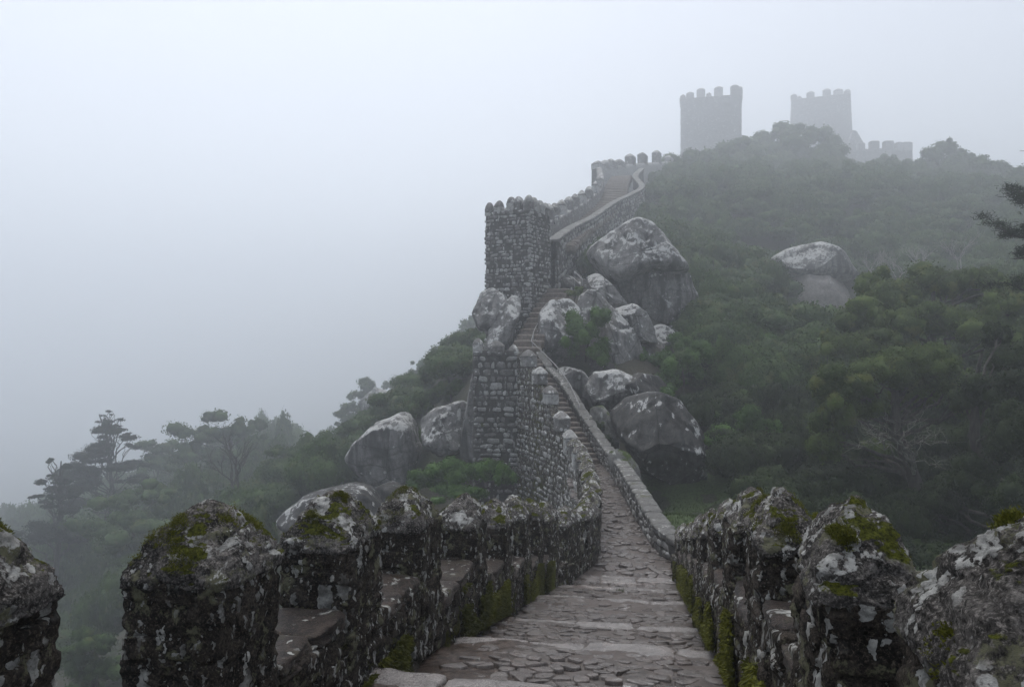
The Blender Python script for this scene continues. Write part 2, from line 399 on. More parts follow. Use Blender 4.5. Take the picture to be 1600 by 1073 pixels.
# ---------------------------------------------------------------- terrain
TP = np.array([  # points beyond the watchtower scaled outward about the camera by a depth stretch
 (0,0,-4),(1.5,10,-6.4),(2,16,-7.2),(2.6,22,-7.6),(2.8,29,-8),(0,-20,-4),(-20,-30,-11),(25,-30,-5),(3.2,4,-6),
 (6,10,-7.2),(5,20,-6.6),(5.2,26,-6),(8,26,-6.2),(7,30,-6),(12,20,-8.5),(15,28,-7.2),(25,28,-4.5),(25,12,-8),
 (40,10,-3),(7.5,34,-3.6),(5,38,-1.6),(7,42,0.2),(9.6,42,-1.2),(10.4,48,1.2),(16.1,68,7.7),(4.8,50,3.4),(2,46,2.2),
 (0,42,-0.2),(7.1,61.2,5.9),(14.8,83.3,12.1),(18.6,100,18.6),(25.7,128.6,25.7),(17,40,-4.2),(22.7,56.8,-2.2),(14.6,48,1),(30.3,79,0.2),
 (42.4,144.3,29.7),(55.6,175.9,40.7),(59.7,234.8,52.6),(89,207.8,42.8),(118.2,300,61.2),(127.7,268,45.5),(146.3,223.7,36.8),(168.9,295.4,54.8),(57.1,100,15),
 (96.4,128.6,21.6),(40,61.2,4.1),(32,40,0.5),(60,40,6),(131.7,79,18.4),(100,15,4),(264.3,223.7,48.8),(160,20,10),(339.7,339.7,59.5),
 (0.6,36.5,-8.2),(-1.5,35,-8),(-3,37,-7.2),(-1,40,-4),(-4,41,-6.5),(-8,43,-9),(-8,38,-10.5),(-5,28,-11),(-1.5,25,-9.5),
 (-3.7,48,-3.1),(-4,79,-6.5),(-12.9,100,-12.5),(-25.7,128.6,-16.9),(-48,160,-26.6),(-71.1,160,-35.5),(-106.6,160,-46.2),(-20,40,-16),(-35.3,61.2,-23.6),
 (-12,20,-15),(-6,10,-11),(-4,4,-8),(-15,0,-18),(-40,20,-28),(-105.3,79,-44.8),(-207.5,249,-74.7),(-105.9,317.6,-59.3),(-52.4,272.6,-53),
 (-19.2,191.8,-21.8),(2.9,104,7),(10.6,160,21.7),(-29.6,177.5,-30.8),(25.1,272.6,41.9),(0,427.8,-30.7),(-214.5,471.8,-90.1),(171.6,471.8,55.8),(-170,40,-48),
 (-360.9,339.7,-106.2),(-60,-40,-30),(-150,-60,-48),(60,-60,-6),(160,-60,4),(0,560,-21.5),(344.6,560,34.5),(-366.2,560,-112)], float)
def _fit():
    n = len(TP)
    d = np.sqrt(((TP[:, None, :2] - TP[None, :, :2]) ** 2).sum(-1))
    A = np.zeros((n + 3, n + 3)); A[:n, :n] = d; A[:n, n] = 1; A[:n, n + 1:] = TP[:, :2]
    A[n, :n] = 1; A[n + 1:, :n] = TP[:, :2].T
    return np.linalg.solve(A, np.concatenate([TP[:, 2], np.zeros(3)]))
_TW = _fit()
def terrain(x, y):
    x = np.atleast_1d(np.asarray(x, float)); y = np.atleast_1d(np.asarray(y, float))
    cx = np.clip(x, -370, 340); cy_ = np.clip(y, -60, 560)
    d = np.sqrt((cx[:, None] - TP[None, :, 0]) ** 2 + (cy_[:, None] - TP[None, :, 1]) ** 2)
    z = d @ _TW[:-3] + _TW[-3] + _TW[-2] * cx + _TW[-1] * cy_
    out = np.sqrt((x - cx) ** 2 + (y - cy_) ** 2)
    z = z + (-118 - z) * sstep(0, 300, out)
    p = np.stack([x, y, x * 0], 1)
    far = sstep(12, 45, np.sqrt(x ** 2 + y ** 2))
    return z + far * 0.8 * fbm(p * 0.13, 3, 3) + 0.12 * fbm(p * 0.9, 3, 8)
def tz(x, y): return float(terrain([x], [y])[0])

def axis(lo, hi, core_lo, core_hi, step):
    c = list(np.arange(core_lo, core_hi + 1e-6, step))
    a = [core_lo]; s = step
    while a[-1] > lo: s *= 1.25; a.append(max(lo, a[-1] - s))
    b = [core_hi]; s = step
    while b[-1] < hi: s *= 1.25; b.append(min(hi, b[-1] + s))
    return np.array(a[::-1][:-1] + c + b[1:])
gx = axis(-850, 850, -110, 150, 1.25); gy = axis(-500, 1000, -5, 310, 1.25)
GX, GY = np.meshgrid(gx, gy)
gv = np.stack([GX.ravel(), GY.ravel(), np.zeros(GX.size)], 1)
for k in range(0, len(gv), 20000):
    gv[k:k + 20000, 2] = terrain(gv[k:k + 20000, 0], gv[k:k + 20000, 1])
tag(obj("ground", mk_mesh("ground", gv, grid_faces(len(gy), len(gx)), M['ground'])), kind="structure")

# ---------------------------------------------------------------- lattices, stones, paths
def vnormals(v, f):
    n = np.zeros_like(v)
    a, b, c = v[f[:, 0]], v[f[:, 1]], v[f[:, 2]]
    d = v[f[:, -1]]
    fn = np.cross(c - a, d - b)
    for k in range(f.shape[1]):
        np.add.at(n, f[:, k], fn)
    return n / np.maximum(np.linalg.norm(n, axis=1, keepdims=True), 1e-9)

def rough(v, f, seed=0, amp=1.0, cell=4.5, fine=1.0):
    n = vnormals(v, f)
    q = v * np.array([cell, cell, cell * 1.5]) + 0.25 * fbm(v * 3, 2, seed + 50)[:, None]
    f1, f2, cid = voronoi(q, seed)
    d = 0.030 * sstep(0.02, 0.26, f2 - f1) - 0.018 + 0.040 * (cid - 0.5) + 0.022 * fbm(v * 3.0, 3, seed + 1)
    d = d * amp
    if fine:
        d = d + fine * 0.010 * fbm(v * np.array([9, 9, 24]), 4, seed + 2, 0.6) + fine * 0.010 * np.abs(fbm(v * np.array([18, 18, 34]), 4, seed + 3, 0.65)) - 0.006 * fine
    return v + n * d[:, None]

def ringcol(cx, cy_, tdir, zs, hl, ht, N, expo=8.0):
    """stack of rounded rectangles; hl / ht: half sizes along and across tdir for each z"""
    t = np.array(tdir, float); t /= np.linalg.norm(t); r = np.array([t[1], -t[0]])
    a = np.linspace(0, 2 * pi, N, endpoint=False)
    c, s = np.cos(a), np.sin(a)
    zs = np.asarray(zs, float); M_ = len(zs)
    ex = np.broadcast_to(np.asarray(expo, float), (M_,))
    V = np.zeros((M_, N, 3))
    for k in range(M_):
        rad = (np.abs(c) ** ex[k] + np.abs(s) ** ex[k]) ** (-1 / ex[k])
        u = c * rad * hl[k]; w = s * rad * ht[k]
        V[k, :, 0] = cx + u * t[0] + w * r[0]; V[k, :, 1] = cy_ + u * t[1] + w * r[1]; V[k, :, 2] = zs[k]
    return V.reshape(-1, 3), grid_faces(M_, N, True)[:, ::-1]

def merlon(parent, cx, cy_, tdir, hl, ht, zb, zs, zt, N, Mb, Mc, seed, amp, mb, mc, cell=4.5, over=1.05, name="merlon", peak=0.68):
    zz = np.linspace(zb, zs, Mb)
    v, f = ringcol(cx, cy_, tdir, zz, np.full(Mb, hl), np.full(Mb, ht), N, 16)
    v = rough(v, f, seed, amp * 0.5, cell, 0.75 * (N > 50))
    b = obj(name, mk_mesh(name, v, f, mb), parent)
    k = np.linspace(0, 1, Mc) ** 0.9
    sc = over * np.maximum(1 - np.clip((k - 0.13) / 0.87, 0, 1) ** 1.25, 0) ** peak + 0.004
    sc[0] = over * 0.93
    zz = zs - 0.02 + (zt - zs) * k
    v, f = ringcol(cx, cy_, tdir, zz, hl * sc, ht * sc, N, 10 - 6.5 * k)
    v = rough(v, f, seed + 7, amp * 0.42, cell * 0.75, 0.7 * (N > 50))
    lean = vnoise(v * 1.3, seed + 31) * 0.05 * min(1, amp)
    v[:, 0] += lean
    top = len(v)
    v = np.concatenate([v, [v[-N:].mean(0)]])
    fan = np.stack([top - N + (np.arange(N) + 1) % N, top - N + np.arange(N), np.full(N, top)], 1)
    obj("cap", mk_mesh("cap", v, [f, fan], mc), b)
    return b

def cap_moss(body, seed, n):
    """raised cushions of moss on the sky side of a cap"""
    cap = [c for c in body.children if c.name.startswith("cap")][0]
    me = cap.data
    v = np.zeros(len(me.vertices) * 3, np.float32); me.vertices.foreach_get("co", v); v = v.reshape(-1, 3).astype(float)
    nn = np.zeros(len(me.vertices) * 3, np.float32); me.vertices.foreach_get("normal", nn); nn = nn.reshape(-1, 3).astype(float)
    rng = np.random.default_rng(seed)
    m = fbm(v * 6.5, 4, seed) + 0.30 * (nn[:, 2] - 0.55)
    w = np.clip(m - 0.56, 0, 0.3) * (nn[:, 2] > 0.2)
    if w.sum() < 1e-6: return
    i = rng.choice(len(v), n, p=w / w.sum())
    p = v[i] + rng.normal(size=(n, 3)) * 0.005 + nn[i] * (0.001 + 0.045 * w[i][:, None] * rng.random((n, 1)))
    d = nn[i] + rng.normal(size=(n, 3)) * 0.6; d /= np.linalg.norm(d, axis=1, keepdims=True)
    u = np.cross(d, rng.normal(size=(n, 3))); u /= np.linalg.norm(u, axis=1, keepdims=True)
    s = (0.0022 + 0.0028 * rng.random(n))[:, None]
    t = np.stack([p - u * s * 0.6, p + u * s * 0.6, p + d * s * 2.0], 1).reshape(-1, 3)
    x = obj("moss", mk_mesh("moss", t, np.arange(n * 3).reshape(n, 3), M['moss'], False), body); x["kind"] = "stuff"

VAR = {}
def variants(key, n, cnt=14, k=3.6, amp=0.09, seed=0):
    """shared meshes of rounded irregular stones, one unit across"""
    kk = (key, n)
    if kk in VAR: return VAR[kk]
    out = []
    g = np.linspace(-1, 1, n + 1)
    for c in range(cnt):
        vs, fs = [], []
        for ax in range(3):
            for sg in (-1, 1):
                U, W = np.meshgrid(g, g)
                p = np.zeros((U.size, 3)); p[:, ax] = sg; p[:, (ax + 1) % 3] = U.ravel(); p[:, (ax + 2) % 3] = W.ravel()
                f = grid_faces(n + 1, n + 1) + sum(len(x) for x in vs)
                fs.append(f if sg > 0 else f[:, ::-1]); vs.append(p)
        v = np.concatenate(vs); f = np.concatenate(fs)
        key_, inv = np.unique(np.round(v, 5), axis=0, return_inverse=True)
        v = key_; f = inv.ravel()[f]
        nrm = (np.abs(v) ** k).sum(1, keepdims=True) ** (1 / k)
        v = v / nrm
        q = v * 1.4 + c * 11.7 + seed
        v = v * (1 + amp * 1.6 * fbm(q, 3, c) + (0.035 * fbm(q * 4.3, 3, c + 40) if n > 6 else 0))[:, None]
        v = v + amp * np.stack([vnoise(v * 0.9 + c * 3.1, 71), vnoise(v * 0.9 + c * 5.7, 72), vnoise(v * 0.9 + c * 7.9, 73)], 1) * 1.6
        v *= 0.5
        out.append((mk_mesh("stone", v, f, M[key]), v, f))
    VAR[kk] = out
    return out

def root_offset(o):
    b = np.zeros(3)
    while o is not None:
        b += np.array(o.location); o = o.parent
    return b

from mathutils import Matrix
def put_stone(parent, name, var, c, R, size):
    o = bpy.data.objects.new(name, var[0])
    col.objects.link(o)
    o.parent = parent
    m = Matrix(((R[0][0] * size[0], R[1][0] * size[1], R[2][0] * size[2], 0), (R[0][1] * size[0], R[1][1] * size[1], R[2][1] * size[2], 0), (R[0][2] * size[0], R[1][2] * size[1], R[2][2] * size[2], 0), (0, 0, 0, 1)))
    m.translation = [float(x) for x in (np.asarray(c) - root_offset(parent))]
    o.matrix_basis = m
    return o

def put_many(parent, items, key, n, name, limit=300, stuff_name=None, rs=None, n_rest=2):
    """items (centre, frame, size); the largest in view become parts, what is left one joined part"""
    rs = rs or random.Random(5)
    items = sorted(items, key=lambda it: -it[2][0] * it[2][1] / max(it[0][1], 0.5) ** 2)
    vs = variants(key, n)
    for it in items[:limit]:
        put_stone(parent, name, rs.choice(vs), *it)
    rest = items[limit:]
    if rest:
        vs = variants(key, n_rest)
        V, F, o = [], [], 0
        for c, R, s in rest:
            _, v, f = rs.choice(vs)
            V.append((v * np.array(s)) @ np.array(R) + c); F.append(f + o); o += len(v)
        x = obj(stuff_name or name + "_facing", mk_mesh("rest", np.concatenate(V), np.concatenate(F), M[key]), parent)
        x["kind"] = "stuff"

def tilt(R, rs, a):
    """small random rotation of a frame"""
    ax = np.array([rs.uniform(-1, 1) for _ in range(3)]); ax /= np.linalg.norm(ax) + 1e-9
    an = rs.uniform(-a, a)
    out = []
    for r in R:
        r = np.asarray(r, float)
        out.append(r * cos(an) + np.cross(ax, r) * sin(an) + ax * (ax @ r) * (1 - cos(an)))
    return out

def masonry(L, H, cw, ch, rs):
    y = 0.0
    while y < H - 0.03:
        hh = min(ch * rs.uniform(0.7, 1.35), H - y)
        x = -cw * rs.uniform(0, 0.6)
        while x < L - 0.03:
            w = cw * rs.choice((0.5, 0.7, 0.9, 1.1, 1.5, 1.9)) * rs.uniform(0.9, 1.1)
            a, b = max(x, 0), min(x + w, L)
            if b - a > 0.05: yield ((a + b) / 2, y + hh / 2, b - a, hh)
            x += w
        y += hh

def face_stones(o, u, n, L, H, cw, ch, rs, depth=0.14, proud=0.03, keep=1.0, up=(0, 0, 1)):
    """stones of a flat wall face from corner o along u and up, facing n"""
    o, u, n, up = (np.asarray(x, float) for x in (o, u, n, up))
    out = []
    for s, h, w, hh in masonry(L, H, cw, ch, rs):
        if rs.random() > keep: continue
        c = o + u * s + up * h + n * (proud * rs.uniform(0.2, 1.3) - depth / 2)
        out.append((c, tilt([u, up, n], rs, 0.13), (w * rs.uniform(0.7, 1.0), hh * rs.uniform(0.7, 1.0), depth)))
    return out

class Path:
    def __init__(s, pts, dens=14):
        p = np.asarray(pts, float)
        q = np.concatenate([[2 * p[0] - p[1]], p, [2 * p[-1] - p[-2]]])
        out = []
        for i in range(1, len(q) - 2):
            t = np.linspace(0, 1, dens, endpoint=False)[:, None]
            a, b, c, d = q[i - 1], q[i], q[i + 1], q[i + 2]
            out.append(0.5 * (2 * b + (c - a) * t + (2 * a - 5 * b + 4 * c - d) * t ** 2 + (3 * b - a - 3 * c + d) * t ** 3))
        out.append(q[-2][None])
        s.p = np.concatenate(out)
        s.s = np.concatenate([[0], np.cumsum(np.linalg.norm(np.diff(s.p[:, :2], axis=0), axis=1))])
        s.L = s.s[-1]
    def at(s, t):
        return np.array([np.interp(t, s.s, s.p[:, k]) for k in range(s.p.shape[1])])
    def tan(s, t):
        t = float(np.clip(t, 0, s.L))
        d = (s.at(min(t + 0.15, s.L)) - s.at(max(t - 0.15, 0)))[:2]
        return d / np.linalg.norm(d)
    def right(s, t):
        d = s.tan(t); return np.array([d[1], -d[0]])
    def sd(s, D):
        """arc length where the path reaches depth D"""
        return float(np.interp(D, s.p[:, 1], s.s))

def wall_core(parent, path, ss, ht, topz, botL, botR, nL, nT, nR, seed, amp, mat, moss=None, cell=4.5, name="wall", fine=False):
    """continuous wall along a path: left face, top, right face"""
    rows = []
    for t in ss:
        c = path.at(t); r = path.right(t); z = topz(t)
        L = np.linspace(0, 1, nL)[:, None]; T = np.linspace(-1, 1, nT)[1:-1][:, None]; Rr = np.linspace(0, 1, nR)[:, None]
        def pt(off, zz):
            return np.concatenate([c[:2] + off * r, zz], 1) if off.size > 1 else None
        a = np.concatenate([np.repeat((c[:2] - ht * r)[None], nL, 0), botL(t) + (z - botL(t)) * L], 1)
        b = np.concatenate([c[:2] + T * ht * r, np.full((len(T), 1), z)], 1)
        d = np.concatenate([np.repeat((c[:2] + ht * r)[None], nR, 0), z + (botR(t) - z) * Rr], 1)
        rows.append(np.concatenate([a, b, d]))
    nc = nL + nT - 2 + nR
    v = np.concatenate(rows); f = grid_faces(len(ss), nc)
    v = rough(v, f, seed, amp, cell, fine)
    me = mk_mesh(name, v, f, mat)
    if moss is not None: attr(me, "moss", moss(v))
    return obj(name, me, parent)

def tube(pts, radii, N=7):
    pts = np.asarray(pts, float); n = len(pts)
    V = []
    for i in range(n):
        d = pts[min(i + 1, n - 1)] - pts[max(i - 1, 0)]
        d = d / (np.linalg.norm(d) + 1e-9)
        a = np.cross(d, [0.31, 0.17, 0.93]); a /= np.linalg.norm(a) + 1e-9
        b = np.cross(d, a)
        an = np.linspace(0, 2 * pi, N, endpoint=False)[:, None]
        V.append(pts[i] + radii[i] * (np.cos(an) * a + np.sin(an) * b))
    return np.concatenate(V), grid_faces(n, N, True)

def join(parts):
    V, F, o = [], [], 0
    for v, f in parts:
        V.append(v); F.append(f + o); o += len(v)
    return np.concatenate(V), F

# ---------------------------------------------------------------- the near stair between the parapets
def XL(D): return -1.8 + 0.177 * D
def XR(D): return 0.56 + 0.182 * D
def FL(D): return -0.96 - 0.25 * max(D, 2.8)
NOSE = [(2.8, -1.66), (4.9, -2.17), (7.0, -2.73), (9.3, -3.38), (11.9, -3.95), (14.4, -4.58), (15.8, -4.80)]
RISE = 0.17
rdir = np.array([1, -0.18]) / np.linalg.norm([1, -0.18])
def lat(D, w):
    return np.array([(XL(D) + XR(D)) / 2, D]) + w * rdir

path_o = tag(bpy.data.objects.new("path", None), kind="structure")
path_o.location = (1.3, 9, -3.5); col.objects.link(path_o)
rs = random.Random(11)
V, F, A, off = [], [], [], 0
treads = []
prev = (-2.0, -1.66 + 0.02)
for (D1, z1) in NOSE:
    D0, z0 = prev
    treads.append((D0, z0, D1, z1))
    prev = (D1, z1 - RISE)
for (D0, z0, D1, z1) in treads:
    nd = max(6, int((D1 - D0) / 0.05)); nw = 60
    dd = np.linspace(D0 - 0.03, D1, nd)
    rows = []
    for D in dd:
        k = (D - D0) / (D1 - D0)
        for w in np.linspace(-1.6, 1.55, nw):
            x, y = lat(D, w)
            rows.append((x, y, z0 + (z1 - z0) * k - 0.012))
    v = np.array(rows)
    v[:, 2] += 0.02 * fbm(v * 2.3, 3, 4) + 0.008 * fbm(v * 11, 2, 6)
    f = grid_faces(nd, nw)
    w_ = np.tile(np.linspace(-1.6, 1.55, nw), nd)
    mud = sstep(-0.25, -0.8, w_ + 0.25 * fbm(v * 2.1, 3, 9)) * (v[:, 1] < 7.6) + 0.6 * sstep(-0.8, -1.1, w_) * (v[:, 1] < 10)
    # riser below the nose
    e = v[-nw:].copy(); e[:, 2] -= RISE + 0.05
    fr = np.stack([np.arange(nw - 1) + (nd - 1) * nw, np.arange(nw - 1) + nd * nw, np.arange(1, nw) + nd * nw, np.arange(1, nw) + (nd - 1) * nw], 1)[:, ::-1]
    V.append(np.concatenate([v, e])); F += [f + off, fr + off]; A.append(np.concatenate([mud, mud[-nw:]])); off += len(v) + nw
me = mk_mesh("bedding", np.concatenate(V), F, M['earth']); attr(me, "mud", np.concatenate(A))
obj("bedding", me, path_o)

# nose slabs, three or four to a step
slabs = []
for i, (D, z) in enumerate(NOSE):
    w = -1.22
    while w < 1.15:
        L = min(rs.uniform(0.38, 0.95), 1.28 - w)
        if L < 0.25: break
        dep = rs.uniform(0.30, 0.50)
        p = lat(D - dep / 2 - 0.02 + rs.uniform(-0.03, 0.03), w + L / 2)
        R = tilt([np.array([rdir[0], rdir[1], 0]), np.array([-rdir[1], rdir[0], 0]), np.array([0, 0, 1.0])], rs, 0.035)
        slabs.append((np.array([p[0], p[1], z - 0.058 + rs.uniform(-0.010, 0.018)]), R, (L * 0.985, dep, 0.17)))
        w += L
vs = variants('slab', 10, 10, k=9.0, amp=0.045)
for it in slabs:
    put_stone(path_o, "stair_slab", rs.choice(vs), *it)

# flat cobbles bedded in each tread: cells of a jittered scatter, each its own stone
def clip_cell(p, others, r=0.5):
    poly = [np.array([p[0] + a, p[1] + b]) for a, b in ((-r, -r), (r, -r), (r, r), (-r, r))]
    for q in others:
        m = (p + q) / 2; n = q - p
        out = []
        for i in range(len(poly)):
            a, b = poly[i], poly[(i + 1) % len(poly)]
            da, db = (a - m) @ n, (b - m) @ n
            if da <= 0: out.append(a)
            if da * db < 0: out.append(a + (b - a) * da / (da - db))
        poly = out
        if len(poly) < 3: return None
    return np.array(poly)
def cobble_geo(poly, c, zf, rs, thick=0.008, gap=0.010, seed=0):
    """rounded flat stone from a cell; zf(x, y) is the bedding height"""
    d = poly - c
    r = np.linalg.norm(d, axis=1)
    if r.min() < 0.02 or len(poly) < 3: return None
    d = d * ((r - gap * rs.uniform(0.6, 2.2)) / r)[:, None]
    q = []
    n = len(d)
    for i in range(n):
        a, b = d[i], d[(i + 1) % n]
        q += [a * 0.78 + b * 0.22, a * 0.22 + b * 0.78]
    q = np.array(q); n = len(q)
    q *= 1 + 0.06 * np.array([rs.uniform(-1, 1) for _ in range(n)])[:, None]
    h = thick * rs.choice((0.1, 0.4, 0.7, 1.0, 1.5))
    sl = (rs.uniform(-0.06, 0.06), rs.uniform(-0.06, 0.06))
    rings = []
    for sc, dz in ((1.0, -0.05), (1.0, h * 0.45), (0.93, h * 0.9), (0.72, h)):
        w = q * sc + c
        rings.append(np.stack([w[:, 0], w[:, 1], np.array([zf(a, b) for a, b in w]) + dz + (w - c) @ np.array(sl) * (dz > 0)], 1))
    v = np.concatenate(rings + [np.array([[c[0], c[1], zf(*c) + h * 1.02]])])
    v[n:, 2] += 0.004 * vnoise(v[n:] * 22, seed)
    f = grid_faces(4, n, True)
    t = np.stack([3 * n + np.arange(n), 3 * n + (np.arange(n) + 1) % n, np.full(n, 4 * n)], 1)
    return v, [f, t]
cob = []
for (D0, z0, D1, z1) in treads[1:]:
    sp = 0.118 + 0.006 * D0
    a0, a1 = D0 + 0.02, D1 - 0.30
    na = max(2, int((a1 - a0) / (sp * 0.85))); nw = int(2.4 / sp)
    pts = []
    for i in range(-1, na + 1):
        for j in range(-1, nw + 1):
            D = a0 + (i + 0.5 + rs.uniform(-0.62, 0.62)) * (a1 - a0) / na
            w = -1.2 + (j + 0.5 + (0.5 if i % 2 else 0) + rs.uniform(-0.62, 0.62)) * 2.4 / nw
            pts.append((lat(D, w), 0 <= i < na and 0 <= j < nw, D, w))
    xy = np.array([p[0] for p in pts])
    def zf(x, y, D0=D0, z0=z0, D1=D1, z1=z1):
        return z0 + (z1 - z0) * (y + 0.18 * (x - (XL(y) + XR(y)) / 2) - D0) / (D1 - D0)
    for k, (p, ok, D, w) in enumerate(pts):
        if not ok: continue
        if rs.random() < 0.30 or (D < 7.2 and w < -0.72 + rs.uniform(-0.3, 0.2)): continue
        d = np.linalg.norm(xy - p, axis=1)
        oth = [xy[m] for m in np.argsort(d)[1:14]]
        poly = clip_cell(p, oth, sp * 0.9)
        if poly is None: continue
        g = cobble_geo(poly, p, zf, rs, seed=k)
        if g: cob.append((D, g))
cob.sort(key=lambda x: x[0])
cob = [c for c in cob if c[0] > 4.6]
for D, (v, f) in cob[:300]:
    obj("cobble", mk_mesh("cobble", v, f, M['pave']), path_o)
rest = [g for D, g in cob[300:]]

# ---------------------------------------------------------------- level walkway beyond the stair
W2 = Path([(0.62, 14.75, -4.62), (1.06, 15.6, -4.75), (1.42, 16.4, -4.80), (1.70, 17.1, -4.80), (1.90, 18.5, -4.80), (2.06, 20.0, -4.80), (2.16, 21.7, -4.80), (2.26, 23.9, -4.80), (2.34, 26.3, -4.80), (2.34, 29.0, -4.80), (2.20, 31.0, -4.62), (1.66, 33.2, -3.55), (0.98, 35.4, -2.3), (0.30, 36.9, -1.45)])
LW = Path([(3.78, 16.75, -4.80), (3.54, 17.6, -4.80), (3.52, 19.2, -4.80), (3.64, 23.2, -4.80), (3.77, 27.3, -4.80), (3.74, 30.6, -4.80), (3.15, 33.5, -3.55), (2.47, 36.0, -2.20), (1.82, 37.5, -1.42), (1.38, 38.6, -0.60)])
nd = 160
V = []
for D in np.linspace(15.75, 31.0, nd):
    a = W2.at(W2.sd(D)); b = LW.at(LW.sd(max(D, 16.8)))
    for k in np.linspace(0, 1, 40):
        V.append((a[0] + (b[0] - a[0]) * k, D, -4.815))
v = np.array(V); v[:, 2] += 0.022 * fbm(v * 2.0, 3, 14) + 0.01 * fbm(v * 9, 2, 16)
f = grid_faces(nd, 40)
me = mk_mesh("walkway_bedding", v, f, M['earth']); attr(me, "mud", np.zeros(len(v)))
obj("bedding", me, path_o)
sp = 0.24
pts = []
for i in range(int(12 / (sp * 0.9))):
    D = 15.9 + i * sp * 0.9
    for j in range(-4, 5):
        c = (W2.at(W2.sd(D))[0] + LW.at(LW.sd(max(D, 16.8)))[0]) / 2
        w = (j + (0.5 if i % 2 else 0)) * sp + rs.uniform(-0.1, 0.1)
        if abs(w) < 0.95: pts.append((c + w, D + rs.uniform(-0.09, 0.09)))
xy = np.array(pts)
for k, p in enumerate(xy):
    d = np.linalg.norm(xy - p, axis=1)
    if rs.random() < 0.35: continue
    poly = clip_cell(p, [xy[m] for m in np.argsort(d)[1:12]], sp * 0.9)
    if poly is None: continue
    g = cobble_geo(poly, p, lambda x, y: -4.805, rs, 0.016, 0.012, k)
    if g: rest.append(g)
V, F, o = [], [], 0
for v, f in rest:
    V.append(v); F += [x + o for x in f]; o += len(v)
x = obj("far_cobbles", mk_mesh("far_cobbles", np.concatenate(V), F, M['pave']), path_o); x["kind"] = "stuff"

